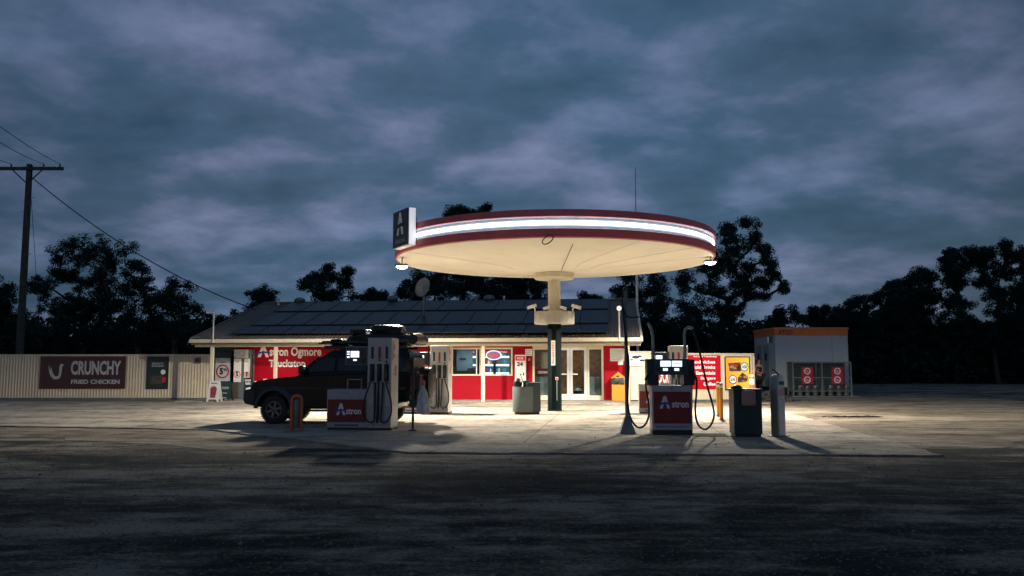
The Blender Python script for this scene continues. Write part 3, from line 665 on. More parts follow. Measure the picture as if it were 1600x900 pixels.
# A frame boards
def aframe(px, py, wpx, hpx, m, label, deco):
    g = G(px, py, .04); sc = g.y / F; W_, H_ = wpx * sc, hpx * sc
    t = thing('sandwich_board', label, 'sandwich board', g)
    for sgn, nm in ((-1, 'front_board'), (1, 'back_board')):
        b = MB().poly([(-W_ / 2, 0), (-W_ / 2 + .08, 0), (-W_ / 2 + .12, .12), (W_ / 2 - .12, .12), (W_ / 2 - .08, 0), (W_ / 2, 0), (W_ * .40, H_), (-W_ * .40, H_)], -.012, .012)
        b.xf(Matrix.Translation((0, sgn * .22, 0)) @ Matrix.Rotation(sgn * R(11), 4, 'X'))
        o = b.build(nm, m, t, smooth=False)
        if sgn < 0: fb = o
    deco(t, W_, H_, fb)
    return t
def lean(o): 
    for v in o.data.vertices: v.co = Matrix.Translation((0, -.22, 0)) @ Matrix.Rotation(-R(11), 4, 'X') @ v.co
def deco1(t, W_, H_, fb):
    o = MB().poly([(-W_ * .2, H_ * .2), (W_ * .2, H_ * .2), (W_ * .27, H_ * .66), (-W_ * .27, H_ * .66)], -.02, -.013).build('cup_picture', mat('cup_pink', (.22, .03, .05), .5, var=.5, scale=14), t, smooth=False); lean(o)
    o = MB().ball((0, -.014, H_ * .68), W_ * .22, 12, 6, (1, .05, .5)).build('cup_lid', mat('lid_red', (.30, .03, .05)), t); lean(o)
    o = text('FRAPPE', t, 0, -.013, H_ * .85, W_ * .5, H_ * .07, litb); lean(o)
def deco2(t, W_, H_, fb):
    o = text('WE ARE OPEN', t, 0, -.013, H_ * .62, W_ * .55, H_ * .12, grylet); lean(o)
    o = text('HOT FOOD', t, 0, -.013, H_ * .38, W_ * .35, H_ * .07, grylet); lean(o)
    o = text('COME IN', t, 0, -.013, H_ * .15, W_ * .4, H_ * .06, grylet); lean(o)
aframe(335, 628, 20, 33, mat('board_white', (.55, .56, .55), .5, var=.06, grime=.2), 'white sandwich board with a pink iced drink at the left verandah end', deco1)
aframe(353, 627, 19, 31, darkgreen, 'dark sandwich board with small pale writing left of the ice machine', deco2)
g = G(387, 627, .04); t = thing('swap_stand', 'dark banner stand reading swap here in front of the car', 'sign', g)
MB().box(-.21, .21, -.03, .03, .02, 1.12).build('panel', mat('stand_navy', (.015, .03, .045), .5), t, bevel=.01)
text('SWAP', t, 0, -.03, .93, .30, .11, lit_w, bold=.03); text('HERE', t, 0, -.03, .79, .28, .10, lit_w, bold=.03)
m2 = MB().poly([(-.1, .62), (.17, .68), (.17, .5), (-.05, .42)], -.038, -.029).poly([(-.15, .38), (.15, .36), (.12, .26), (-.12, .24)], -.038, -.029).poly([(-.18, .16), (.18, .16), (.18, .04), (-.18, .04)], -.038, -.029); m2.build('artwork', lit_w, t, smooth=False)
MB().lathe([(.07, 0), (.07, .05)], 14).xf(Matrix.Translation((-.04, -.034, .36)) @ Matrix.Rotation(R(90), 4, 'X')).build('red_dot', litr, t)
MB().box(-.24, .24, -.15, .15, 0, .025).build('base_plate', steeld, t)

# ------------------------------------------------------------------ solar panels
pvm = mat('solar_cells', (.006, .013, .017), .38, var=.3, scale=1.2, spec=.2); pvf = mat('panel_frame', (.012, .016, .02), .5, .1)
def pv(W_, H_):
    t = bpy.data.objects.new('solar_panel', None); col.objects.link(t)
    MB().box(0, W_, 0, H_, .0, .035).build('cells', pvm, t); f = .022
    MB().box(0, W_, -f, 0, -.012, .045).box(0, W_, H_, H_ + f, -.012, .045).box(-f, 0, -f, H_ + f, -.012, .045).box(W_, W_ + f, -f, H_ + f, -.012, .045).build('frame', pvf, t)
    return t
ang = math.atan(KS); SL = (RW - EV) / math.cos(ang)
for nm, s0, s1, pl, pr, n in (('bottom', .035, .205, 361, 958, 14), ('middle', .245, .595, 391, 957, 13), ('top', .640, .945, 426, 956, 12)):
    wm = EV + (RW - EV) * s0; ua, ub = LU(pl, wm), ULEN - 1.45
    W_ = (ub - ua) / n; proto = pv(W_ - .07, (s1 - s0) * SL)
    for i in range(n):
        o = proto if i == 0 else copy_tree(proto)
        w0 = EV + (RW - EV) * s0
        o.location = BL(ua + i * W_, w0, rz_(w0) + .16); o.rotation_euler = Matrix.Rotation(-PH, 3, 'Z').to_4x4().to_3x3().__matmul__(Matrix.Rotation(ang, 3, 'X')).to_euler()
        tag(o, f'dark solar panel in the {nm} row on the shop roof', 'solar panel', f'solar panels in the {nm} row')
# roof furniture
def whirly(px, py_top, label, s=1):
    u_ = LU(px, RW - .2); zt = LZ(py_top, u_, RW - .2); b_ = BL(u_, RW - .2, ZR - .1); h = zt - b_.z
    t = thing('roof_ventilator', label, 'ventilator', b_, group='ventilators along the shop ridge')
    MB().lathe([(.16, 0), (.16, h - .33)], 14).build('neck', steel, t)
    m2 = MB()
    for i in range(20):
        a = 2 * math.pi * i / 20; pts = []
        for k in range(7):
            th = math.pi * k / 6; r = .26 * s * math.sin(th) + .04; aa = a + k * .12; pts.append((r * math.cos(aa), r * math.sin(aa), h - .18 + .17 * math.cos(th)))
        m2.tube(pts, .03, 4)
    m2.ball((0, 0, h - .18), .22 * s, 12, 8, (1, 1, .7)); m2.build('turbine', steel, t)
whirly(466, 465, 'dim turbine ventilator at the left end of the shop ridge'); whirly(612, 462, 'turbine ventilator on the ridge behind the satellite dish'); whirly(764, 461.5, 'pale turbine ventilator on the ridge left of the canopy column')
def vpipe(px, py, label, r=.06):
    u_ = LU(px, RW - .5); b_ = BL(u_, RW - .5, rz_(RW - .5) - .05); h = LZ(py, u_, RW - .5) - b_.z
    t = thing('vent_pipe', label, 'vent pipe', b_, group='vent pipes on the shop roof'); MB().lathe([(r, 0), (r, h)], 10).build('pipe', whitep, t); MB().lathe([(r * 1.5, h - .06), (r * 1.6, h + .02), (.02, h + .07)], 12).build('cowl', whitep, t)
vpipe(432.5, 467, 'short vent pipe on the roof at its left hip'); vpipe(787.5, 464, 'thin vent pipe on the ridge beside the pale ventilator', .045)
# satellite dish
wd_ = 3.6; u_ = LU(661, wd_); b_ = BL(u_, wd_, rz_(wd_)); t = thing('satellite_dish', 'grey oval satellite dish on a mast above the solar panels', 'satellite dish', b_)
zt = LZ(449, u_, wd_) - b_.z
MB().tube([(0, 0, 0), (0, 0, zt)], .06, 10).build('mast', steeld, t)
m2 = MB(); n = 28
rings = []
for k in range(6):
    r = .52 * k / 5
    for i in range(n): a = 2 * math.pi * i / n; rings.append((r * .74 * math.cos(a), .9 * r * r * .45, r * 1.0 * math.sin(a)))
m2.add(rings, [(k * n + i, k * n + (i + 1) % n, (k + 1) * n + (i + 1) % n, (k + 1) * n + i) for k in range(5) for i in range(n)])
m2.xf(Matrix.Translation((0, -.1, zt)) @ Matrix.Rotation(R(-20), 4, 'Z') @ Matrix.Rotation(R(35), 4, 'Y') @ Matrix.Rotation(R(180), 4, 'Z'))
o = m2.build('reflector', mat('dish_grey', (.20, .23, .23), .6), t); sd = o.modifiers.new('s', 'SOLIDIFY'); sd.thickness = .02
MB().tube([(0, -.1, zt - .1), (.35, -.5, zt - .15)], .015, 6).box(.30, .40, -.58, -.48, zt - .2, zt - .1).build('feed_arm', steeld, t)
# lamp poles at the eave
u_ = LU(332.5, EV - .1); b_ = BL(u_, EV - .17, 2.8); zt = LZ(489, u_, EV) - 2.8
t = thing('eave_lamp', 'thin pole with a flat lamp head over the left verandah corner', 'lamp', b_); MB().tube([(0, 0, 0), (0, 0, zt)], .035, 8).build('pole', whitep, t); MB().box(-.36, .06, -.08, .08, zt - .04, zt + .08).build('lamp_head', whitep, t, bevel=.02)
u_ = LU(968.5, EV - .1); b_ = BL(u_, EV - .17, 2.8); zt = LZ(482, u_, EV) - 2.8
t = thing('eave_lamp', 'thin pole with a round white lamp over the right verandah end', 'lamp', b_); MB().tube([(0, 0, 0), (0, 0, zt)], .035, 8).build('pole', whitep, t)
MB().ball((0, 0, zt), .11, 12, 8).build('lamp_head', mat('globe', (.9, .9, .9), .3, emit=(1, .97, .9), es=.8), t); MB().tube([(0, 0, .03), (0, .2, .0)], .03, 6).build('bracket', steeld, t)
# tall aerial mast behind the roof end
p0 = P(996.5, 552, 45.5); t = thing('aerial_mast', 'very tall thin whip aerial rising behind the canopy', 'aerial', (p0.x, p0.y, 0))
z1 = P(996.5, 425, 45.5).z; z2 = P(996, 262, 45.5).z
MB().tube([(0, 0, 0), (0, 0, z1)], .065, 8).build('mast', whitep, t); MB().tube([(0, 0, z1), (0, 0, z2)], [.03, .018], 6).build('whip', steeld, t)

# ------------------------------------------------------------------ canopy
XC, YC, RC = P(866.5, 575, 32).x, 32.0, 5.88
can = thing('forecourt_canopy', 'round red edged canopy on a single column over the forecourt', 'canopy', (XC, YC, .035))
zo = -.035; zb, ztp = 5.68, 6.53
NS = 128
MB().lathe([(.6, 5.16 + zo), (RC * .35, 5.36 + zo), (RC * .7, 5.54 + zo), (RC - .10, 5.66 + zo), (RC - .03, 5.62 + zo), (RC + .02, 5.63 + zo)], NS, close=False).build('soffit', cream_roof, can, ang=20)
hb = ztp - zb
z_a, z_b = zb + hb * .285, zb + hb * .735
fa = MB().lathe([(RC + .0, zb - .05 + zo), (RC + .07, zb - .02 + zo), (RC + .09, z_a + zo), (RC + .03, z_a + .01 + zo)], NS, close=False).lathe([(RC + .03, z_b - .01 + zo), (RC + .09, z_b + zo), (RC + .05, ztp + zo), (RC - .05, ztp + .02 + zo)], NS, close=False).build('fascia', redc, can, ang=30)
MB().lathe([(RC + .03, z_a + .005 + zo), (RC - .02, z_a + .03 + zo), (RC - .02, z_b - .03 + zo), (RC + .03, z_b - .005 + zo)], NS, close=False).build('light_channel', mat('channel_grey', (.50, .56, .62), .4), can)
zm = (z_a + z_b) / 2
MB().lathe([(RC - .01, zm - .062 + zo), (RC + .04, zm - .045 + zo), (RC + .055, zm + zo), (RC + .04, zm + .045 + zo), (RC - .01, zm + .062 + zo)], NS, close=False).build('light_strip', ledm, can)
MB().lathe([(RC - .04, ztp + zo), (RC * .5, ztp - .1 + zo), (.01, ztp - .15 + zo)], NS, close=False).build('roof_deck', roofm, can)
rv = MB()
for i in range(64):
    a = 2 * math.pi * i / 64
    for zz, rr in ((ztp - .03 + zo, RC + .055), (zb + .02 + zo, RC + .078)): rv.ball((rr * math.cos(a), rr * math.sin(a), zz), .014, 6, 4)
rv.build('rivets', steeld, can)
# soffit joints
for i, a in enumerate((-1.0, -.55, -.1, 1.9, 3.7)):
    pts = [((r) * math.cos(a), (r) * math.sin(a), z + zo - .002) for r, z in ((1.6, 5.243), (RC * .35, 5.358), (RC * .7, 5.538), (RC - .14, 5.655))]
    MB().tube(pts, .004, 4).build('soffit_joint', mat('joint', (.30, .25, .18), .7), can)
MB().lathe([(.20, 4.92 + zo), (.72, 4.95 + zo), (.76, 5.0 + zo), (.76, 5.17 + zo), (.5, 5.22 + zo)], 40, close=False).build('collar', cream, can)
zr0, zr1 = P(866, 506.5, 32).z, P(866, 487.5, 32).z
MB().lathe([(.235, zr0 + .1 + zo), (.235, 4.94 + zo)], 32).build('upper_column', cream, can)
MB().lathe([(.275, 0), (.275, .05), (.262, .06), (.262, zr0 + .02 + zo)], 10).build('column', colblack, can)
MB().lathe([(.26, zr0 + zo), (.74, zr0 + zo), (.755, zr0 + .02 + zo), (.755, zr1 + zo), (.72, zr1 + zo), (.70, zr0 + .2 + zo), (.235, zr0 + .2 + zo)], 16, close=False).build('service_tray', mat('tray_cream', (.46, .43, .35), .5, grime=.2), can, ang=15)
# sign strip, switch box, conduit on the column
zf = lambda py: P(866, py, 31.7).z
t = thing('column_notice', 'narrow white vertical notice on the black canopy column', 'notice', (XC - .06, YC - .275, zf(571)))
t.rotation_euler = (0, 0, 0)
MB().box(-.075, .075, -.015, .01, 0, zf(532) - zf(571)).build('panel', whitep, t)
for k, ch in enumerate('TRUCKSTOP'): text(ch, t, 0, -.015, .80 - k * .09, .07, .06, litr, bold=.03)
t = thing('switch_box', 'small pale emergency stop box on the black canopy column', 'switch', (XC + .07, YC - .275, zf(594))); t.rotation_euler = (0, 0, 0)
MB().box(-.05, .05, -.06, .01, 0, .11).build('box', mat('switch_pink', (.6, .45, .42), .5), t, bevel=.008); MB().lathe([(.03, 0), (.03, .02)], 12).xf(Matrix.Translation((0, -.06, .055)) @ Matrix.Rotation(R(90), 4, 'X')).build('button', litr, t)
MB().tube([(.0, -.02, 0), (0, -.02, -.75)], .018, 8).build('conduit', steeld, t)
# cameras on the tray
for i, (px, py, fx_, lab) in enumerate(((836, 491, -1, 'white security camera on the left side of the column tray'), (895, 491, 1, 'white security camera on the right side of the column tray'), (857, 488, -1, 'small security camera beside the column on its left'), (876, 487, 1, 'small security camera beside the column on its right'))):
    p = P(px, py, 31.5); s_ = 1 if i < 2 else .7
    t = thing('security_camera', lab, 'camera', (p.x, 31.5, zr1 + .0), 0, 'cameras on the column tray')
    m2 = MB().box(-.18 * s_, .18 * s_, -.06, .06, -.055, .055); m2.xf(Matrix.Translation((fx_ * .12 * s_, -.1, .16 * s_)) @ Matrix.Rotation(R(-18 * -fx_), 4, 'Y')); m2.build('camera_body', whitep, t, bevel=.015)
    MB().tube([(0, 0, 0), (0, 0, .1 * s_), (fx_ * .08, -.05, .14 * s_)], .025, 8).build('bracket', whitep, t)
    m2 = MB().lathe([(.035, 0), (.04, .02)], 12); m2.xf(Matrix.Translation((fx_ * .30 * s_, -.1, .16 * s_ - .065)) @ Matrix.Rotation(R(90 * fx_), 4, 'Y')); m2.build('lens', glass, t)
# hanging ring
p = P(856, 374.5, 25.96); t = thing('hanging_ring', 'small dark ring hanging under the front of the canopy', 'ring', p, 0)
MB().tube([(.17 * math.cos(a), .02 * math.sin(a), .12 * math.sin(a) + .08 * math.cos(a)) for a in [2 * math.pi * i / 20 for i in range(21)]], .018, 6).build('ring', black, t); MB().tube([(0, 0, .12), (-.02, .0, .16), (-.02, .12, .14)], .014, 6).build('hook', black, t)
zz = p.z

# conduit line on the soffit
pA, pB = P(895, 370, 27.0), P(874, 422, 31.5)
t = thing('stay_wire', 'thin straight cable running under the canopy towards its column', 'cable', (0, 0, 0), 0); MB().tube([(pA.x, 27.0, 5.56), (pB.x + .05, 31.3, 5.19)], .012, 5).build('cable', steeld, t)
# blade sign on rim
a_ = math.atan2(29.08 - YC, -3.51 - XC); nx, ny = math.cos(a_), math.sin(a_)
ctr = Vector((XC + nx * (RC + .22), YC + ny * (RC + .22), 5.74)); rz = math.atan2(-nx, ny) + math.pi if False else math.atan2(nx, -ny) + 0
rz = math.atan2(nx, -ny)          # local -y points outwards
t = thing('canopy_sign', 'tall dark box sign with a big letter on the left canopy rim', 'sign', ctr, rz)
MB().box(-.66, .66, -.12, .15, 0, 1.29).build('sign_box', whitep, t, bevel=.01)
MB().box(-.64, .64, -.158, -.118, .02, 1.27).build('face', mat('sign_face', (.03, .03, .032), .3), t)
MB().box(.659, .672, -.10, .13, .02, 1.27).build('end_cap', mat('end_panel', (.8, .8, .85), .3, emit=(.92, .94, 1), es=.55), t)  # white end of the box with a weak emission of its own
logo(t, -.30, -.158, .42, .60, .78, mat('sign_silver', (.75, .75, .75), .4), mat('sign_dark_swoosh', (.02, .02, .02)))
text('Astron', t, 0.0, -.162, .13, .9, .2, mat('lettering_dim', (.28, .28, .28), .5))
MB().box(-.5, -.4, .15, .24, .2, 1.0).box(.4, .5, .15, .24, .2, 1.0).build('bracket', steeld, t)
# floodlights
for i, (px, py, lab) in enumerate(((628, 417, 'bright floodlight hanging under the left rim of the canopy'), (1110, 410.5, 'bright floodlight hanging under the right rim of the canopy'))):
    p = P(px, py, 30.9); sg = (-1, 1)[i]
    t = thing('floodlight', lab, 'floodlight', p, 0, 'floodlights under the canopy rim')
    MB().box(-.22, .22, -.16, .16, .02, .10).build('housing', steeld, t, bevel=.02)
    m2 = MB().ball((0, 0, 0.01), .2, 20, 10, (1.0, .75, .42)); m2.build('lens', lensm, t)
    MB().tube([(0, 0, .1), (0, 0, .3), (-sg * .15, .1, .5)], .02, 6).build('bracket', steeld, t)
    l_ = bpy.data.lights.new('lamp', 'SPOT'); l_.spot_size = R(161); l_.spot_blend = .29; l_.energy = FLOOD_W; l_.color = FLOOD_COL; l_.shadow_soft_size = .06
    lo = bpy.data.objects.new('lamp', l_); col.objects.link(lo); lo.location = (0, 0, -.17); lo.parent = t; lo.rotation_euler = (R(1.5), R(-sg * 8), 0); l_.shadow_soft_size = .14

# ------------------------------------------------------------------ fuel pumps (tall blender pumps on islands)
slotb = mat('slot_navy', (.02, .03, .07), .4); slotr = mat('slot_red', (.30, .03, .04), .4); recess = mat('recess', (.02, .025, .03), .5)
def hose(parent, pts, r=.022, name='hose', n=10):
    P_ = [Vector(p) for p in pts]; out_ = []
    Q = [P_[0]] + P_ + [P_[-1]]
    for i in range(1, len(Q) - 2):
        a, b, c, d = Q[i - 1], Q[i], Q[i + 1], Q[i + 2]
        for k in range(6):
            t = k / 6; out_.append(.5 * ((2 * b) + (c - a) * t + (2 * a - 5 * b + 4 * c - d) * t * t + (3 * b - a - 3 * c + d) * t ** 3))
    out_.append(P_[-1]); return MB().tube(out_, r, n).build(name, rubber, parent)
def tall_pump(loc, label):
    t = thing('fuel_pump', label, 'fuel pump', loc, -PH, 'tall fuel pumps with three nozzles')
    cw = .315
    c = MB().box(-cw, cw, 0, .72, .06, 2.36).build('column', pumpw, t, bevel=.012)
    MB().box(-cw - .02, cw + .02, .02, .70, 0, .058).build('plinth', black, t)
    MB().box(-.29, .29, -.006, -.001, .10, .62).build('lower_panel', greyp, t)
    MB().box(-.145, -.135, -.014, -.004, .09, 1.2).box(.135, .145, -.014, -.004, .09, 1.2).box(-.30, .30, -.012, -.004, 1.19, 1.21).build('trim_seam', steeld, t)
    MB().box(-.27, -.14, -.012, -.003, .45, .65).build('small_plate', steel, t)
    for k, (x, m_) in enumerate(((-.19, slotb), (0, slotr), (.19, slotb))):
        MB().box(x - .035, x + .035, -.008, .0, 1.82, 2.13).build('grade_label', m_, t)
        bt = MB().box(x - .065, x + .065, -.007, .0, 1.24, 1.69).build('nozzle_boot', recess, t)
        nz = MB().tube([(x, -.03, 1.60), (x, -.07, 1.50), (x, -.10, 1.34)], [.018, .032, .028], 8).box(x - .015, x + .015, -.15, -.05, 1.34, 1.50).tube([(x, -.02, 1.62), (x, -.05, 1.66)], .014, 6)
        nz.build('nozzle', mat('nozzle_black', (.03, .035, .035), .35), t)
        dx_ = (-.10, .02, .10)[k]
        hose(t, [(x, -.10, 1.36), (x + dx_ * .5, -.12, 1.1), (x + dx_ * 1.6, -.14, .75), (x + dx_ * 1.6, -.14, .40), (x + dx_ * .3, -.14, .22), (x - dx_, -.12, .26), (x - dx_, -.06, .55), (x - dx_ * .9, -.02, 1.22)], .02)
    MB().box(-.05, .05, -.006, 0, 1.77, 1.80).box(.16, .21, -.006, 0, 1.71, 1.78).build('sticker', black, t)
    # side face lettering
    sd = MB().box(cw, cw + .006, .10, .18, 1.80, 2.28).build('side_label', litr, t)
    MB().box(cw, cw + .006, .40, .50, 1.40, 1.66).build('side_label', litr, t); MB().box(cw, cw + .005, .22, .28, 1.5, 1.56).box(cw, cw + .005, .22, .28, 1.40, 1.45).box(cw, cw + .005, .25, .36, 1.85, 1.95).box(cw, cw + .005, .25, .36, 2.05, 2.2).build('side_label', steeld, t)
    # display head on an arm
    d_ = MB().box(-.93, -cw - .002, .06, .36, 1.66, 2.14).build('display_head', mat('display_grey', (.16, .19, .20), .45), t, bevel=.015)
    MB().box(-.89, -.36, .05, .062, 1.69, 2.11).build('bezel', mat('bezel', (.04, .055, .06), .4), d_)
    MB().box(-.78, -.56, .04, .052, 1.86, 2.02).build('screen', screen, d_)
    MB().box(-.88, -.81, .04, .052, 1.985, 2.02).box(-.88, -.81, .04, .052, 1.925, 1.955).box(-.88, -.81, .04, .052, 1.85, 1.885).box(-.71, -.62, .04, .052, 1.77, 1.81).build('small_screen', screen, d_)
    MB().box(-.50, -.40, .04, .052, 1.72, 1.82).box(-.50, -.45, .04, .052, 1.9, 1.95).box(-.50, -.45, .04, .052, 1.97, 2.02).build('keypad', black, d_)
    # cabinet
    b_ = MB().box(-1.39, -cw - .002, .04, .68, .06, 1.03).build('cabinet', greyp, t, bevel=.012)
    MB().box(-1.37, -cw, .06, .66, 0, .058).build('plinth', black, t)
    pn = MB().box(-1.36, -.35, .028, .042, .20, .78).build('panel', maroon, b_)
    logo(b_, -1.13, .028, .38, .24, .30, lit_w, blue); text('stron', b_, -.68, .028, .40, .40, .15, lit_w, bold=.035)
    MB().box(-1.18, -.55, .03, .041, .10, .145).build('blue_strip', mat('strip_blue', (.05, .09, .22), .5), b_)
    MB().box(-.90, -.84, .03, .041, .935, .95).build('lock', black, b_)
    MB().tube([(-.93, .3, 1.02), (-.93, .3, 1.285), (-.56, .3, 1.285), (-.56, .3, 1.02)], .016, 6).build('handle_frame', steel, t)
    return t
g = G(591.5, 672.5, .035); pumpA = tall_pump(g, 'tall pale fuel pump and low cabinet in front of the dark car')
pA2 = copy_tree(pumpA); pA2.location = G(686, 647, .035); pA2['label'] = 'tall cream fuel pump just behind the spare wheel of the car'
pB2 = copy_tree(pumpA); pB2.location = G(1062, 647, .035); pB2['label'] = 'tall cream fuel pump behind the front right pump with two screens'
# front right pump
g = G(1051, 679.5, .035)
t = thing('twin_fuel_pump', 'red fronted twin fuel pump with two screens and two curved hose masts', 'fuel pump', g, R(-2))
MB().box(-.475, .475, 0, .5, 0, .11).build('plinth', black, t)
b_ = MB().box(-.48, .48, -.01, .5, .112, 1.17).build('cabinet', greyp, t, bevel=.012)
MB().box(-.44, .44, -.024, -.009, .27, 1.02).build('panel', maroon, b_)
logo(b_, -.30, -.024, .62, .25, .30, mat('lettering_silver', (.60, .60, .62), .4), blue); text('stron', b_, .19, -.024, .645, .40, .15, MC['lettering_silver'], bold=.035)
text('United Card accepted here', b_, 0, -.010, .165, .78, .055, blue, bold=.03)
MB().box(-.02, .02, -.015, -.009, 1.08, 1.12).build('lock', black, b_)
for sg in (-1, 1):
    MB().box(sg * .47 - .11 if sg < 0 else .30, -.30 if sg < 0 else .50 + .06, .03, .47, 1.172, 1.80).build('side_pod', darkgreen, t, bevel=.02)
d_ = MB().box(-.42, .37, -.05, .30, 1.42, 1.80).build('display_head', mat('display_blue', (.05, .075, .09), .4), t, bevel=.015)
MB().box(-.40, .35, -.06, -.049, 1.44, 1.78).build('bezel', mat('bezel_blue', (.03, .05, .07), .4), d_)
for x0 in (-.27, .0):
    s_ = MB().box(x0, x0 + .24, -.072, -.061, 1.62, 1.755).build('screen', screen, d_)
    MB().box(x0 + .06, x0 + .17, -.072, -.061, 1.52, 1.58).build('small_screen', screen, d_)
text('DIESEL', d_, .12, -.073, 1.67, .18, .04, blue)
MB().box(-.36, -.29, -.07, -.061, 1.50, 1.58).box(.26, .31, -.07, -.061, 1.49, 1.54).box(.26, .31, -.07, -.061, 1.56, 1.61).box(-.36, -.31, -.07, -.061, 1.62, 1.67).build('keypad', black, d_)
MB().box(-.28, .28, .16, .18, 1.172, 1.40).build('back_glass', cglass, t)
zt1, zt2 = 2.62, 2.52
MB().tube([(-.40, .2, 1.78), (-.41, .2, 2.35), (-.44, .2, 2.52), (-.48, .16, 2.60), (-.53, .1, 2.66)], .035, 10).build('hose_mast', steel, t)
MB().tube([(.36, .2, 1.78), (.355, .2, 2.42), (.38, .2, 2.52), (.44, .17, 2.57), (.50, .12, 2.56), (.54, .08, 2.52)], .035, 10).build('hose_mast', steel, t)
k_ = 20.7 / F
def loc2(px, py, y=-.05): return ((px - 1051) * k_, y, 1.62 - (py - 575) * k_ - .035)
hose(t, [(.53, .08, 2.54), loc2(1090, 530, .05), loc2(1095, 555), loc2(1104, 600), loc2(1113, 635), loc2(1113, 652), loc2(1106, 665), loc2(1098, 668), loc2(1089, 660), loc2(1085.5, 640), loc2(1088, 612), loc2(1088, 592), loc2(1083, 580)], .024)
hose(t, [(.5, .1, 1.5), loc2(1082, 610, .05), loc2(1081, 648, .05), loc2(1080, 655, .2)], .02)
for sg, px in ((-1, 1014), (1, 1085)):
    a = loc2(px, 585); 
    MB().tube([(a[0] - sg * .06, 0, a[2] + .10), a, (a[0] + sg * .06, a[1], a[2] - .14)], [.02, .04, .03], 8).tube([(a[0] - sg * .04, -.05, a[2] + .0), (a[0] - sg * .09, -.05, a[2] - .14)], .015, 6).build('nozzle', black, t)
# hose post left of it
g = G(980, 677.5, .035); kk = g.y / F
t = thing('hose_post', 'tall grey post with a conical foot and hanging black hose', 'post', g, 0)
MB().lathe([(.045, .3), (.042, (677.5 - 457) * kk)], 12).build('post', steeld, t)
MB().add([(-.20, -.17, 0), (.20, -.17, 0), (.20, .17, 0), (-.20, .17, 0), (-.05, -.05, .42), (.05, -.05, .42), (.05, .05, .42), (-.05, .05, .42)], [(0, 3, 2, 1), (4, 5, 6, 7), (0, 1, 5, 4), (1, 2, 6, 5), (2, 3, 7, 6), (3, 0, 4, 7)]).build('foot', steeld, t, bevel=.01)
def l3(px, py, y=-.06): return ((px - 980) * kk, y, (677.5 - py) * kk)
hose(t, [l3(975, 458), l3(974.5, 474), l3(976, 495), l3(979, 530), l3(983, 565), l3(982, 600), l3(981, 630), l3(984, 650), l3(990, 662), l3(998, 668), l3(1007, 664), l3(1013, 650), l3(1013, 630), l3(1009.5, 608), l3(1010, 594), l3(1014, 586)], .024)
hose(t, [l3(975, 480), l3(979, 493), l3(986, 498), l3(1000, 497.5)], .02)
MB().ball(l3(979.5, 453, 0), .05, 10, 6).build('top_cap', black, t)
# thin post beside the left pump, with a hanging bag
g = G(645, 673, .035); kk = g.y / F
t = thing('squeegee_post', 'thin dark post on a small foot between the left pump and the car tail', 'post', g, 0)
MB().tube([(0, 0, 0), (0, 0, (673 - 577) * kk)], .032, 8).tube([(0, 0, 1.55), (.10, 0, 1.60), (.13, 0, 1.52)], .018, 6).build('post', darkgreen, t); MB().box(-.10, .10, -.08, .08, 0, .03).build('foot', darkgreen, t)
bg_ = thing('plastic_bag', 'long translucent white bag tied in pink hanging beside the thin post', 'bag', g + Vector((.24, .12, 0)), 0)
m2 = MB(); n = 24; L_ = []
prof = [(.03, (673 - 602) * kk), (.05, 1.08), (.10, .98), (.13, .80), (.15, .6), (.165, .44), (.16, .415), (.08, .41)]
for r, z in prof:
    for i in range(n):
        a = 2 * math.pi * i / n; f_ = 1 + .16 * math.sin(5 * a + z * 4) * (r / .15); L_.append((r * f_ * math.cos(a), r * f_ * .8 * math.sin(a), z))
m2.add(L_, [(k * n + i, k * n + (i + 1) % n, (k + 1) * n + (i + 1) % n, (k + 1) * n + i) for k in range(len(prof) - 1) for i in range(n)])
m2.build('bag_body', mat('bag_white', (.55, .54, .55), .4, var=.25, scale=9, bump=.5, bscale=20), bg_)
MB().ball((0, 0, (673 - 600) * kk), .06, 10, 6, (1, 1, 1.3)).tube([(0, 0, 1.2), (-.12, -.06, 1.5)], .01, 5).build('pink_tie', mat('pink_tie', (.55, .12, .16), .6), bg_)

# hoop guard with grey cylinder
g = G(463, 673, .035); kk = g.y / F
t = thing('hoop_guard', 'orange hoop guard round a grey tube in front of the car', 'bollard', g, 0)
hw, hh = 7.2 * kk, (673 - 620) * kk
MB().tube([(-hw, 0, 0), (-hw, 0, hh - .08), (-hw + .03, 0, hh - .02), (-hw + .09, 0, hh), (hw - .09, 0, hh), (hw - .03, 0, hh - .02), (hw, 0, hh - .08), (hw, 0, 0)], .045, 12).build('hoop', orng, t)
MB().lathe([(.075, .08), (.08, .1), (.08, .72), (.06, .78), (.03, .80)], 16).build('inner_tube', steeld, t)
# yellow bollards
def bollard(px, py, top, label, m=yelb, r=.055):
    g = G(px, py, .035); h = (py - top) * g.y / F
    t = thing('bollard', label, 'bollard', g, 0, 'yellow steel bollards by the right fence'); MB().lathe([(r, 0), (r, h - .04), (r * .7, h), (.01, h + .01)], 16).build('post', m, t); MB().lathe([(r * 2, 0), (r * 2, .02), (r, .025)], 16).build('base_plate', steeld, t); MB().lathe([(r * 1.02, h - .16), (r * 1.02, h - .08)], 16, close=False).build('reflective_band', lit_w, t)
bollard(1122.5, 650, 598, 'yellow bollard, the left one of the pair before the menu sign'); bollard(1127.5, 656, 599, 'yellow bollard, the right one of the pair before the menu sign', r=.06)
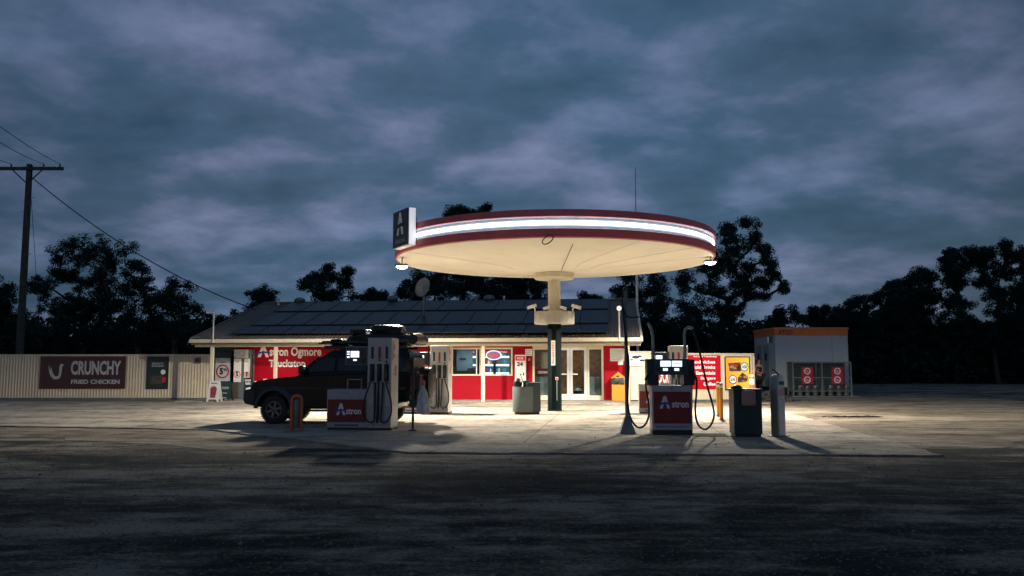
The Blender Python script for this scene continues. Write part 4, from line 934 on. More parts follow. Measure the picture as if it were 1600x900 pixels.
# red and white striped post
g = G(1176, 634, .035); kk = g.y / F
t = thing('traffic_post', 'orange and white banded traffic post at the end of the right fence', 'traffic post', g, 0)
MB().lathe([(.20, 0), (.2, .06), (.12, .07), (.105, .9), (.095, 1.3)], 18).build('body', mat('post_white', (.75, .72, .7), .5), t)
om = mat('hazard_orange', (.80, .10, .03), .45)
MB().lathe([(.112, .62), (.108, .90)], 18, close=False).lathe([(.103, 1.13), (.09, 1.34), (.055, 1.37), (.045, 1.44), (.04, 1.48)], 18, close=False).build('orange_band', om, t)
MB().tube([(.03, 0, 1.46), (.0, 0, 1.54), (-.04, 0, 1.50)], .012, 6).build('loop', steeld, t)

# ---------------- bins
g = G(1170, 683, .035); kk = g.y / F
t = thing('waste_bin', 'tall dark square waste bin with a pink brown dispenser on its front', 'bin', g, R(-3))
hw = 21.5 * kk; hh = 72 * kk
MB().box(-hw, hw, 0, .6, .06, hh).build('body', darkgreen, t, bevel=.015); MB().box(-hw + .03, hw - .03, .03, .57, 0, .06).build('plinth', black, t); MB().box(-hw - .01, hw + .01, -.01, .61, hh, hh + .03).build('rim', mat('rim_green', (.03, .06, .06), .4), t)
MB().ball((-.20, .25, hh + .03), .13, 14, 8, (1.1, 1, .7)).build('bin_liner', black, t)
MB().box(-.16, .16, -.14, -.012, hh - .36, hh + .0).build('towel_dispenser', mat('dispenser_pink', (.36, .20, .16), .45, var=.12), t, bevel=.05)
t = thing('squeegee', 'black squeegee leaning out of the tall dark bin', 'squeegee', g + Vector((.22, .3, hh)), 0)
MB().tube([(0, 0, -.3), (.28, 0, .36)], .018, 8).build('handle', black, t); MB().tube([(.20, -.12, .36), (.33, .12, .36)], .03, 6).build('blade', rubber, t)
# air inflator tower
g = G(1216.5, 681.5, .035); kk = g.y / F
t = thing('air_tower', 'slim silver round topped air tower right of the tall dark bin', 'air tower', g, R(38))
hh = (681.5 - 586) * kk; wd = .24
prof = [(-wd, .0), (wd, .0), (wd, hh - wd)] + arc((0, hh - wd), wd, 0, 180, 14)[1:]
prof2 = [(a * .55, b) for a, b in prof]
MB().poly([(a * .62, b) for a, b in prof], -.10, .10).build('body', steel, t, bevel=.015, ang=30)
MB().poly([(a * .50, .03 + b * .97) for a, b in prof], -.115, -.099).build('face', mat('tower_white', (.62, .64, .62), .4, grime=.15), t)
MB().box(-.10, .10, -.125, -.114, hh - .25, hh - .17).build('display', mat('disp_dark', (.05, .07, .09), .3), t); MB().poly([(-.11, hh - .5), (.11, hh - .5), (.11, hh - .30), (-.11, hh - .38)], -.122, -.114).build('pink_label', mat('label_pink', (.6, .35, .32), .5), t, smooth=False)
MB().box(-.06, .02, -.124, -.114, .85, .86).box(0, .07, -.124, -.114, .8, .81).box(0.02, .06, -.124, -.114, .55, .56).build('mark', litb, t)
MB().tube([(-.22, -.05, hh + .10), (.08, 0, hh - .02)], .022, 8).build('handle', black, t); MB().box(-.2, .2, -.16, .16, 0, .02).build('base_plate', steeld, t)
# round drum bin beside the column, with squeegee bucket
g = G(822, 647.5, .035); kk = g.y / F
t = thing('drum_bin', 'grey green drum bin joined to a square box left of the canopy column', 'bin', g, 0)
gg = mat('grey_green', (.11, .145, .14), .5, var=.12, grime=.3)
MB().lathe([(.44, .08), (.45, .10), (.45, .94), (.42, .94), (.41, .90), (.05, .9)], 32, c=(-.02, .25)).build('drum', gg, t); MB().lathe([(.38, 0), (.38, .08)], 24, c=(-.02, .25)).build('plinth', black, t)
MB().box(.02, .50, -.12, .62, .10, 1.09).build('square_box', mat('box_green', (.045, .065, .065), .5, var=.15, grime=.2), t, bevel=.01); MB().box(.05, .46, -.08, .58, 0, .10).build('plinth', black, t)
t = thing('squeegee_bucket', 'dark bucket with a squeegee standing in the drum bin top', 'bucket', g + Vector((-.22, .15, .93)), 0)
MB().ball((-.06, 0, .12), .19, 16, 10, (.8, .7, 1.0)).build('round_tub', black, t); MB().box(.12, .36, -.12, .12, 0, .22).build('square_tub', darkgreen, t, bevel=.015); MB().tube([(.14, 0, .1), (.02, 0, .46)], .014, 6).build('squeegee_handle', litr if False else rubber, t)
# yellow bin
g = BL(U(966, 2.2), 2.2, .075); kk = g.y / F; hh = (625 - 600) * kk
t = thing('yellow_bin', 'yellow litter bin with a pointed lid and a black liner on the verandah', 'bin', g)
w_ = .32
MB().box(-w_, w_, 0, .6, 0, .80).build('body', yel, t, bevel=.02)
MB().box(-w_ + .02, w_ - .02, .02, .58, .80, 1.06).build('inner', black, t)
m2 = MB(); n = 32; L_ = []
for zz_, rr in ((.76, 1.02), (.82, 1.16), (.95, 1.12), (1.08, 1.04)):
    for i in range(n):
        a = 2 * math.pi * i / n; s = 1 / max(abs(math.cos(a)), abs(math.sin(a))); f_ = rr * (1 + .04 * math.sin(7 * a + zz_ * 20)); s = min(s, 1.3); L_.append((w_ * s * f_ * math.cos(a), .3 + .3 * s * f_ * math.sin(a), zz_))
m2.add(L_, [(k * n + i, k * n + (i + 1) % n, (k + 1) * n + (i + 1) % n, (k + 1) * n + i) for k in range(3) for i in range(n)]); m2.build('bin_liner', mat('liner', (.02, .02, .015), .25, bump=1, bscale=25), t)
MB().poly([(-w_ - .01, 1.05), (w_ + .01, 1.05), (w_ + .01, 1.10), (0, 1.36), (-w_ - .01, 1.10)], .0, .6).build('lid', yel, t, bevel=.015); MB().ball((-.03, -.004, 1.16), .06, 10, 6, (1.5, .1, .7)).build('emblem', litb, t)

# drain grate right of the pump
g0 = G(1108, 680, .035)
t = thing('drain_grate', 'dark rectangular steel drain grate in the slab right of the front right pump', 'drain grate', g0, -PH)
m2 = MB().box(-.42, .42, -.42, -.38, 0, .012).box(-.42, .42, .38, .42, 0, .012)
for i in range(15): m2.box(-.42 + i * .0575, -.40 + i * .0575, -.38, .38, 0, .010)
m2.build('bars', mat('grate_dark', (.02, .025, .02), .95, spec=.05), t); MB().box(-.41, .41, -.40, .40, -.004, .004).build('pit', MC['grate_dark'], t)

# ------------------------------------------------------------------ car
cl_ = G(430, 662, .035)
hd_ = R(180 - 8); ca, sa = math.cos(hd_), math.sin(hd_)
org = cl_ - Vector((1.485 * ca - .78 * sa, 1.485 * sa + .78 * ca, 0))
car = thing('parked_car', 'dark lifted four wheel drive wagon with a loaded roof rack at the pumps', 'car', (org.x, org.y, .035), hd_)
fa_, ra_ = 1.485, -1.485; AR = .50; WZ = .40
def arch(cx): return [(cx + AR * math.cos(R(a)), WZ + .06 + AR * math.sin(R(a))) for a in range(180, -1, -15)]
low = [(-2.22, .62), (-2.02, .50)] + arch(ra_)[0:] + [(-.95, .46), (.95, .46)] + arch(fa_) + [(2.06, .60), (2.20, .62), (2.24, .95), (2.16, 1.14), (1.98, 1.23), (1.3, 1.31), (.86, 1.35), (-2.44, 1.46), (-2.5, 1.3), (-2.5, .66)]
MB().poly(low, -.90, .90).build('body', carp, car, bevel=.03, ang=40)
def hwid(z): return .89 - .15 * max(0, (z - 1.45) / .66)
m2 = MB(); st = [(.86, 1.34, -2.49, 1.45), (.12, 1.92, -2.45, 1.90), (-.04, 2.03, -2.40, 2.03), (-.16, 2.09, -2.30, 2.10), (-.45, 2.11, -2.1, 2.115)]
ws_ = [.89, .775, .74, .68, .45]
for (xa, za, xb, zb_), ww in zip(st, ws_): m2.v += [(xa, -ww, za), (xa, ww, za), (xb, ww, zb_), (xb, -ww, zb_)]
for k in range(4): 
    for i in range(4): a, b = k * 4 + i, k * 4 + (i + 1) % 4; m2.f.append((a, b, b + 4, a + 4))
m2.f += [(16, 17, 18, 19), (3, 2, 1, 0)]; m2.build('cabin', carp, car, bevel=.03, ang=50)
def sidewin(pts, sgn, name='side_window'):
    vs_ = []
    for d in (.002, .012):
        for x, z in pts: 
            t_ = (z - 1.45) / .45; vs_.append((x, sgn * (.89 - .115 * t_ + d), z))
    n = len(pts); f_ = [tuple(range(n)), tuple(range(2 * n - 1, n - 1, -1))] + [(i, i + n, (i + 1) % n + n, (i + 1) % n) for i in range(n)]
    return MB().add(vs_, f_).build(name, glass, car, smooth=False)
for sg in (-1, 1):
    sidewin([(.62, 1.46), (-.28, 1.50), (-.28, 1.87), (.07, 1.87)], sg); sidewin([(-.36, 1.50), (-1.22, 1.50), (-1.18, 1.87), (-.36, 1.87)], sg); sidewin([(-1.34, 1.50), (-2.30, 1.50), (-2.24, 1.87), (-1.30, 1.87)], sg)
    for x in (.75, -.33, -1.30): MB().box(x - .006, x + .006, sg * .898 - .004, sg * .905 + .0, .56, 1.44).build('door_gap', black, car)
    for x in (-.15, -1.12): MB().box(x - .11, x + .03, min(sg * .90, sg * .93), max(sg * .90, sg * .93), 1.26, 1.30).build('door_handle', cart, car, bevel=.008)
    MB().box(-.98, .98, min(sg * .86, sg * 1.0), max(sg * .86, sg * 1.0), .36, .42).build('side_step', cart, car, bevel=.02)
    MB().box(-2.35, 1.9, min(sg * .902, sg * .915), max(sg * .902, sg * .915), .98, 1.04).build('rub_strip', cart, car)
    for cx in (fa_, ra_):
        pa = []; n = 16
        fl_ = MB()
        for i in range(n + 1):
            a = R(-2 + 184 * i / n); c_, s_ = math.cos(a), math.sin(a)
            for rr, yy in ((AR - .01, .885), (AR - .01, .97), (AR + .06, .965), (AR + .12, .89)): pa.append((cx + rr * c_, sg * yy, WZ + .06 + rr * s_))
        fl_.add(pa, [(i * 4 + j, i * 4 + (j + 1) % 4, i * 4 + 4 + (j + 1) % 4, i * 4 + 4 + j) for i in range(n) for j in range(4)]); fl_.build('wheel_flare', mat('flare', (.02, .035, .05), .4), car, ang=60)
    m2 = MB().box(0, .16, -.10, .10, 0, .20); m2.xf(Matrix.Translation((.55, sg * 1.02, 1.45))); m2.build('door_mirror', cart, car, bevel=.03); MB().tube([(.63, sg * .88, 1.5), (.63, sg * 1.0, 1.53)], .025, 6).build('mirror_arm', cart, car)
    MB().box(2.10, 2.215, min(sg * .55, sg * .86), max(sg * .55, sg * .86), 1.02, 1.20).build('headlight', mat('headlamp', (.30, .34, .36), .15, var=.2), car, bevel=.03)
    MB().box(-2.525, -2.49, min(sg * .70, sg * .86), max(sg * .70, sg * .86), .95, 1.35).build('tail_light', mat('tail_red', (.25, .01, .01), .2), car, bevel=.01)
MB().add([(.86, -.74, 1.42), (.86, .74, 1.42), (.28, .68, 1.88), (.28, -.68, 1.88)], [(0, 1, 2, 3)]).xf(Matrix.Translation((.02, 0, .01))).build('windscreen', glass, car, smooth=False)
MB().box(-2.515, -2.47, -.62, .62, 1.50, 1.88).build('rear_window', black, car, bevel=.01)
MB().poly([(2.05, .50), (2.36, .56), (2.42, .66), (2.42, .92), (2.30, .98), (2.05, .98)], -.93, .93).build('front_bumper', cart, car, bevel=.05)
MB().box(2.22, 2.26, -.5, .5, 1.0, 1.18).build('grille', black, car, bevel=.01)
MB().box(-2.72, -2.48, -.92, .92, .50, .70).build('rear_bumper', cart, car, bevel=.04)
MB().tube([(-2.6, 0, .5), (-2.85, 0, .5)], .04, 8).build('tow_hitch', black, car)
MB().tube([(2.28, .62, .95), (2.30, .62, 2.0)], .010, 5).build('aerial', black, car)
MB().tube([(.9, -.93, 1.35), (.78, -.93, 1.6), (.15, -.86, 2.05), (.15, -.86, 2.22)], .04, 8).build('snorkel', black, car)
MB().box(-1.9, 1.9, -.7, .7, .42, .62).tube([(fa_, -.75, WZ), (fa_, .75, WZ)], .07, 8).tube([(ra_, -.75, WZ), (ra_, .75, WZ)], .07, 8).build('chassis', black, car)
for cx in (fa_, ra_): MB().poly([(cx + (AR + .01) * math.cos(R(a)), WZ + .06 + (AR + .01) * math.sin(R(a))) for a in range(180, -1, -15)], -.62, .62).build('wheel_well', black, car)
rimm = mat('alloy_dark', (.16, .17, .18), .35, .6)
def wheel(name='wheel'):
    w_ = MB().lathe([(.235, -.13), (.32, -.135), (.385, -.12), (.40, -.09), (.402, 0), (.40, .09), (.385, .12), (.32, .135), (.235, .13), (.225, 0)], 40, close=False)
    w_.f += []
    tr = MB()
    for i in range(36):
        a = 2 * math.pi * i / 36; c_, s_ = math.cos(a), math.sin(a)
        for y0, y1 in ((-.12, -.05), (-.035, .035), (.05, .12)):
            aa = a + (.08 if y0 == -.035 else 0); c_, s_ = math.cos(aa), math.sin(aa)
            k = [( .395 * c_ - s_ * q, .395 * s_ + c_ * q) for q in (-.022, .022)] + [(.413 * c_ - s_ * q, .413 * s_ + c_ * q) for q in (-.02, .02)]
            tr.add([(p[0], p[1], y) for y in (y0, y1) for p in k], [(0, 1, 3, 2), (4, 6, 7, 5), (2, 3, 7, 6), (0, 2, 6, 4), (1, 5, 7, 3)])
    w_.add(tr.v, tr.f)
    ri = MB().lathe([(.225, .07), (.24, .125), (.215, .128), (.205, .08), (.19, .04)], 36, close=False).lathe([(.19, .0), (.19, -.1)], 24)
    for i in range(6):
        a = 2 * math.pi * i / 6; c_, s_ = math.cos(a), math.sin(a)
        def q(r, t_, z): return (r * c_ - t_ * s_, r * s_ + t_ * c_, z)
        ri.add([q(.05, -.035, .07), q(.05, .035, .07), q(.212, .026, .10), q(.212, -.026, .10), q(.05, -.035, .115), q(.05, .035, .115), q(.212, .026, .12), q(.212, -.026, .12)],
               [(0, 3, 2, 1), (4, 5, 6, 7), (0, 1, 5, 4), (1, 2, 6, 5), (2, 3, 7, 6), (3, 0, 4, 7)])
    ri.lathe([(.065, .05), (.065, .12), (.045, .135), (.01, .14)], 18)
    bk = MB().lathe([(.205, .0), (.205, .03)], 24)
    return w_, ri, bk
for nm, X_, sg in (('wheel', fa_, 1), ('wheel', fa_, -1), ('wheel', ra_, 1), ('wheel', ra_, -1)):
    w_, ri, bk = wheel(); M = Matrix.Translation((X_, sg * .78, WZ)) @ Matrix.Rotation(-sg * R(90), 4, 'X') @ Matrix.Rotation(.3, 4, 'Z')
    o = w_.xf(M).build('wheel', rubber, car); ri.xf(M).build('rim', rimm, o); bk.xf(M).build('brake_disc', black, o)
w_, ri, bk = wheel(); M = Matrix.Translation((-2.70, -.12, 1.16)) @ Matrix.Rotation(-R(90), 4, 'Y') @ Matrix.Scale(1.1, 4)
o = w_.xf(M).build('spare_wheel', rubber, car)
MB().box(-2.74, -2.52, .34, .74, .95, 1.40).build('jerry_can', mat('can_green', (.01, .02, .016), .5), car, bevel=.04); MB().tube([(-2.60, -.80, .72), (-2.60, -.80, 2.25)], .02, 6).build('ladder', black, car); MB().lathe([(.40, .10), (.405, .15), (.36, .17), (.05, .18)], 32).xf(M).build('spare_cover', mat('cover_black', (.006, .008, .008), .45, spec=.25), o)
MB().box(-2.66, -2.50, -.20, .0, 1.06, 1.26).build('spare_carrier', cart, car)
# roof rack
rk = MB()
for y in (-.62, .62): rk.tube([(.10, y, 2.20), (-2.3, y, 2.20)], .022, 6)
for i in range(9): x = .05 - i * .285; rk.box(x - .025, x + .025, -.62, .62, 2.175, 2.195)
for x in (-.2, -1.0, -2.1):
    for y in (-.62, .62): rk.tube([(x, y, 2.08), (x, y, 2.20)], .02, 6)
rk.box(-2.32, .12, -.645, -.625, 2.13, 2.22).box(-2.32, .12, .625, .645, 2.13, 2.22)
rk.build('roof_rack', cart, car)
def cx(px, py, y=0): # car-local x and z from a pixel at roughly the car's mid plane
    k = 25.6 / F * 1.0
    return (1.485 + (430 - px) * 24.9 / F / .99 + (.0), 1.62 - .035 - (py - 575) * 25.2 / F)
def cargo(name, label, cat, mb, m, bevel=0):
    M = Matrix.Translation((org.x, org.y, .035)) @ Matrix.Rotation(hd_, 4, 'Z')
    mn = Vector((sum(v[0] for v in mb.v) / len(mb.v), sum(v[1] for v in mb.v) / len(mb.v), min(v[2] for v in mb.v)))
    mb.xf(Matrix.Translation(-mn)); o = mb.build(name, m, None, bevel=bevel); o.location = M @ mn; o.rotation_euler = (0, 0, hd_)
    return tag(o, label, cat)
def lump(x0, x1, y0, y1, z0, z1, seed, amp=.05, n=14):
    random.seed(seed); mb = MB().ball((0, 0, 0), 1, 26, 14); ph = [random.uniform(0, 6) for _ in range(6)]
    out_ = []
    for v in mb.v:
        v = Vector(v); s = [abs(c) ** .55 * math.copysign(1, c) for c in v]; mx_ = max(abs(c) for c in s) or 1
        d = 1 + amp * (math.sin(5 * v.x + ph[0]) + math.sin(7 * v.y + ph[1] + 3 * v.z) + math.sin(9 * v.z + ph[2] + 4 * v.x))
        out_.append(((x0 + x1) / 2 + s[0] * d * (x1 - x0) / 2, (y0 + y1) / 2 + s[1] * d * (y1 - y0) / 2, (z0 + z1) / 2 + s[2] * d * (z1 - z0) / 2))
    mb.v = out_; return mb
cargo('roof_load', 'long dark tarp covered load along the middle of the car roof rack', 'luggage', lump(-2.35, -.42, -.60, .60, 2.19, 2.60, 1, .03), tarp)
cargo('roof_pod', 'domed black bundle on top of the car roof load', 'luggage', lump(-2.05, -1.10, -.45, .45, 2.50, 2.84, 2, .05), tarp)
cargo('bedroll', 'rolled dark bedroll at the rear end of the car roof rack', 'bedroll', MB().tube([(-2.50, -.6, 2.40), (-2.52, 0, 2.42), (-2.48, .6, 2.40)], [.15, .19, .15], 16), tarp)
cargo('wrapped_bundle', 'low dark bundle at the front end of the car roof rack', 'luggage', lump(-.45, .06, -.55, .55, 2.19, 2.42, 4, .09), tarp)
cargo('storage_box', 'black box on the car roof between the front bundle and the dome', 'box', MB().box(-1.02, -.55, -.35, .4, 2.58, 2.70), tarp, .02)
cargo('roof_tent_pole', 'thin dark poles tied on the near side of the car roof rack', 'poles', MB().tube([(.30, .60, 2.30), (-2.5, .60, 2.34)], .03, 8).tube([(.22, .54, 2.34), (-2.3, .54, 2.38)], .025, 8).tube([(.28, .60, 2.30), (.28, .2, 2.32)], .02, 6), mat('pole_green', (.03, .06, .05), .4))

# ------------------------------------------------------------------ site cabin, gas cage, person
Yc = 50.5; c0 = P(1213, 600, Yc); c1 = P(1326, 600, Yc + .1)
Wc = c1.x - c0.x; zt = P(1213, 524, Yc).z; zo_ = P(1213, 511.5, Yc).z
bk_ = P(1180.5, 600, Yc + 4.2); DX = bk_.x - c0.x
cab = thing('site_cabin', 'white portable cabin with an orange roof band at the right of the forecourt', 'cabin', (c0.x, Yc, 0), 0)
fp = [(0, 0), (Wc, .0), (Wc + DX, 4.2), (DX, 4.2)]
def edgebox(mb, a, b, z0, z1, th=.06, outw=0):
    d = Vector((b[0] - a[0], b[1] - a[1], 0)); n_ = Vector((d.y, -d.x, 0)).normalized()
    pa, pb = Vector((a[0], a[1], 0)) + n_ * outw, Vector((b[0], b[1], 0)) + n_ * outw
    return mb.polyz([(pa.x, pa.y), (pb.x, pb.y), (pb.x - n_.x * th, pb.y - n_.y * th), (pa.x - n_.x * th, pa.y - n_.y * th)], z0, z1)
m2 = MB(); edgebox(m2, fp[0], fp[1], .5, zt)
m2.build('front_wall', cabinw, cab)
m2 = MB(); edgebox(m2, fp[3], fp[0], .5, zt); edgebox(m2, fp[1], fp[2], .5, zt); edgebox(m2, fp[2], fp[3], .5, zt); m2.build('side_wall', cabinw, cab)
m2 = MB()
for a, b in ((fp[0], fp[1]), (fp[3], fp[0]), (fp[1], fp[2]), (fp[2], fp[3])): edgebox(m2, a, b, zt + .002, zo_ - .14, .1, .03)
m2.build('roof_band', orfas, cab)
m2 = MB()
for a, b in ((fp[0], fp[1]), (fp[3], fp[0]), (fp[1], fp[2]), (fp[2], fp[3])): edgebox(m2, a, b, zo_ - .138, zo_, .14, .08)
m2.build('roof_edge', mat('orange_light', (.66, .24, .08), .5), cab)
MB().polyz(fp, zo_ - .16, zo_ - .05).build('roof', steeld, cab); MB().polyz([(a + (.15 if i in (0, 3) else -.15), b + (.1 if i < 2 else -.1)) for i, (a, b) in enumerate(fp)], .12, .5).build('underframe', black, cab)
m2 = MB()
for i in range(1, 2): x = Wc * i / 1.28; m2.box(x - .012, x + .012, -.012, -.001, .52, zt)
m2.build('panel_joint', cabins, cab)
text('ATCO', cab, .62, -.035, zt + .05, .85, .26, litb, bold=.02)
# doors on side wall
dv = Vector((fp[0][0] - fp[3][0], fp[0][1] - fp[3][1], 0)).normalized(); nv = Vector((dv.y, -dv.x, 0))
def sidequad(s0, s1, z0, z1, name, m, outw=.012):
    a = Vector((fp[3][0], fp[3][1], 0)) + dv * s0; b = Vector((fp[3][0], fp[3][1], 0)) + dv * s1; mb = MB(); edgebox(mb, (a.x, a.y), (b.x, b.y), z0, z1, .03, outw); return mb.build(name, m, cab)
for s0 in (.5, 2.0):
    d_ = sidequad(s0, s0 + .95, .55, 3.0, 'door', cabins, .02)
    a = Vector((fp[3][0], fp[3][1], 0)) + dv * (s0 + .5); MB().box(-.08, .08, -.05, .05, 2.1, 2.5).xf(Matrix.Translation(a + nv * .03)).build('door_light', black, d_)
a = Vector((fp[3][0], fp[3][1], 0)) + dv * 3.6 + nv * .12
MB().box(-.1, .1, -.08, .08, zt - .42, zt - .05).xf(Matrix.Translation(a)).build('wall_lamp', mat('wall_lamp', (.7, .8, .85), .3, emit=(.7, .85, 1), es=.35), cab, bevel=.02)
MB().box(-.14, .14, -.10, .0, zt - .44, zt - .02).xf(Matrix.Translation(a - nv * .04)).build('lamp_bracket', steeld, cab)
# steps
st_ = P(1187, 611, 46.5); 
t = thing('cabin_step', 'low steel landing at the cabin side door where a person stands', 'step', (st_.x, 46.5, 0), 0)
pz = st_.z
MB().box(-.7, 1.0, -.5, .8, pz - .06, pz - .004).build('deck', steeld, t); MB().box(-.6, .9, -.45, .7, 0, pz - .06).build('base', black, t)
t = thing('rubble_heap', 'dim heap of soil and timber between the landing and the gas cage', 'heap', G(1208, 627), 0)
m2 = MB(); random.seed(9)
for i in range(260):
    a = random.gauss(0, .5); m2.ball((a, random.uniform(-.3, .5), random.uniform(0, .62) * max(0, 1 - abs(a))), random.uniform(.04, .13), 6, 5, (random.uniform(.8, 1.6), 1, random.uniform(.5, 1)))
m2.build('soil', mat('heap_soil', (.035, .028, .030), .9, var=.5, bump=1, bscale=20), t); MB().tube([(-.1, -.1, .45), (.5, .0, .72)], .04, 6).build('timber', mat('old_timber', (.12, .07, .06), .8), t)
# gas bottle cage
Yg = 48.4; g0 = P(1240, 619, Yg); g1 = P(1331, 619, Yg); Wg = g1.x - g0.x; hg = P(1240, 566, Yg).z
t = thing('gas_cage', 'galvanised gas bottle cage with red round symbol signs before the cabin', 'cage', (g0.x, Yg, 0), 0)
gm = mat('cage_steel', (.20, .24, .24), .5, .4)
m2 = MB()
for x in (0, Wg / 2, Wg):
    for y in (0, .95): m2.box(x - .03, x + .03, y - .03, y + .03, .05, hg)
for z in (.32, hg - .03, hg * .55): 
    for y in (0, .95): m2.box(.03, Wg / 2 - .03, y - .02, y + .02, z - .02, z + .02).box(Wg / 2 + .03, Wg - .03, y - .02, y + .02, z - .02, z + .02)
    for x in (0, Wg): m2.box(x - .02, x + .02, .03, .92, z - .02, z + .02)
m2.build('frame', gm, t)
m2 = MB(); nx_ = 46
for i in range(1, nx_): x = Wg * i / nx_; m2.box(x - .004, x + .004, -.004, .004, .34, hg - .05)
for i in range(1, 16): z = .34 + (hg - .4) * i / 16; m2.box(.03, Wg - .03, -.009, -.005, z - .004, z + .004)
for i in range(1, 12): y = .95 * i / 12; m2.box(-.004, .004, y - .004, y + .004, .34, hg - .05)
m2.build('mesh', gm, t)
MB().box(-.1, Wg + .35, -.12, 1.05, 0, .05).build('base', steel, t); MB().box(-.02, Wg + .02, -.02, .98, hg, hg + .03).build('roof', gm, t)
MB().box(.0, Wg, .98, 1.0, .1, hg).build('back_sheet', black, t)
k = 0
for px in (1252.5, 1299.5):
    for q_, (ya, yb) in enumerate(((573.5, 586.3), (586.7, 600))):
        a = P(px, yb, Yg - .06); b = P(px + 17.5, ya, Yg - .06); W_, H_ = b.x - a.x, b.z - a.z
        s = thing('hazard_sign', ['upper', 'lower'][q_] + ' red sign with a white ring on the ' + ('left' if px < 1270 else 'right') + ' half of the gas cage', 'sign', ((a.x + b.x) / 2, Yg - .06, a.z), 0, 'red ring signs on the gas cage')
        MB().box(-W_ / 2, W_ / 2, -.01, .01, 0, H_).build('panel', mat('dim_red', (.42, .02, .05), .5), s)
        ringpoly(MB(), 0, H_ / 2, H_ * .30, H_ * .40, -.018, -.009).build('ring', lit_w, s)
        text('NO\nFLAME', s, 0, -.01, H_ * .36, W_ * .33, H_ * .28, lit_w)
gasb = None
for i in range(14):
    x = .22 + i * (Wg - .44) / 13; x += random.uniform(-.03, .03)
    if gasb is None:
        gasb = thing('gas_bottle', 'grey gas bottle standing inside the galvanised cage', 'gas bottle', (0, 0, 0), 0, 'gas bottles in the cage')
        MB().lathe([(.12, 0), (.15, .03), (.155, .3), (.14, .40), (.06, .47), (.03, .48)], 16).build('tank', mat('bottle_grey', (.07, .09, .085), .5, var=.5), gasb); MB().lathe([(.09, .45), (.09, .58)], 12, close=False).lathe([(.025, .46), (.025, .56)], 8).build('collar', steel, gasb); o = gasb
    else: o = copy_tree(gasb)
    o.location = (g0.x + x, Yg + (.25 if i % 2 else .65), .05 if i % 3 else .36)
    if i % 3 == 0: o.location.z = .05
# person standing on the landing
py0 = Vector((P(1185.2, 560, 46.4).x, 46.4, pz))
per = thing('person', 'person with dark hair in a black singlet standing beside the cabin', 'person', py0, R(12))
def skinned(name, joints, edges, m, parent, sub=2):
    me = bpy.data.meshes.new(name); me.from_pydata([j[0] for j in joints], edges, []); o = bpy.data.objects.new(name, me); col.objects.link(o); o.parent = parent
    me.materials.append(m); me.polygons.foreach_set
    sk = o.modifiers.new('skin', 'SKIN'); sk.use_smooth_shade = True
    for i, j in enumerate(joints): 
        r = j[1]; me.skin_vertices[0].data[i].radius = (r, r) if not isinstance(r, tuple) else r
    me.skin_vertices[0].data[0].use_root = True
    sb = o.modifiers.new('sub', 'SUBSURF'); sb.levels = sub; sb.render_levels = sub; return o
J = [((0, 0, .92), .13), ((0, 0, 1.10), .12), ((0, .01, 1.30), .13), ((0, .01, 1.40), .08), ((0, 0, 1.47), .05), ((0, -.01, 1.58), .085), ((0, -.005, 1.66), .075),
     ((.16, .01, 1.37), .055), ((.21, -.01, 1.12), .042), ((.10, -.17, 1.0), .034), ((.03, -.20, .97), .028),
     ((-.16, .01, 1.37), .055), ((-.22, -.01, 1.12), .042), ((-.12, -.18, 1.0), .034), ((-.05, -.21, .99), .028),
     ((.09, 0, .84), .095), ((.10, -.02, .47), .062), ((.10, .02, .09), .042), ((.11, -.10, .04), .035),
     ((-.09, 0, .84), .095), ((-.11, -.03, .47), .062), ((-.12, .02, .09), .042), ((-.13, -.10, .04), .035)]
E = [(0, 1), (1, 2), (2, 3), (3, 4), (4, 5), (5, 6), (3, 7), (7, 8), (8, 9), (9, 10), (3, 11), (11, 12), (12, 13), (13, 14), (0, 15), (15, 16), (16, 17), (17, 18), (0, 19), (19, 20), (20, 21), (21, 22)]
skinned('body', J, E, skin, per)
skinned('singlet', [((0, 0, .90), (.21, .19)), ((0, 0, 1.12), (.19, .17)), ((0, .01, 1.28), (.20, .18)), ((.09, .01, 1.40), .075), ((-.09, .01, 1.40), .075)], [(0, 1), (1, 2), (2, 3), (2, 4)], black, per)
skinned('trousers', [((0, 0, .93), .19), ((.09, 0, .84), .15), ((.10, -.02, .47), .10), ((.10, .02, .12), .08), ((-.09, 0, .84), .15), ((-.11, -.03, .47), .10), ((-.12, .02, .12), .08)], [(0, 1), (1, 2), (2, 3), (0, 4), (4, 5), (5, 6)], mat('trousers', (.02, .03, .035), .8), per)
skinned('shirt_round_waist', [((.14, -.06, .98), .05), ((0, -.15, .97), .06), ((-.14, -.06, .98), .05)], [(0, 1), (1, 2)], mat('khaki', (.16, .15, .10), .8), per)
MB().ball((0, .02, 1.64), .115, 16, 10, (.98, 1, 1.12)).tube([(.07, .04, 1.62), (.10, .05, 1.5), (.08, .04, 1.40)], [.05, .045, .02], 8).tube([(-.07, .04, 1.62), (-.10, .05, 1.5), (-.08, .04, 1.40)], [.05, .045, .02], 8).build('hair', mat('dark_hair', (.012, .010, .010), .5), per)
fc = MB().ball((0, -.055, 1.60), .078, 16, 10, (.9, .75, 1.15)).ball((0, -.118, 1.59), .014, 8, 6, (1, 1, 1.5)); fc.build('face', skin, per)
MB().ball((-.028, -.108, 1.615), .009, 8, 5).ball((.028, -.108, 1.615), .009, 8, 5).build('eyes', black, per); MB().ball((0, -.108, 1.555), .018, 8, 5, (1, .4, .3)).build('mouth', mat('lips', (.35, .1, .09), .5), per)
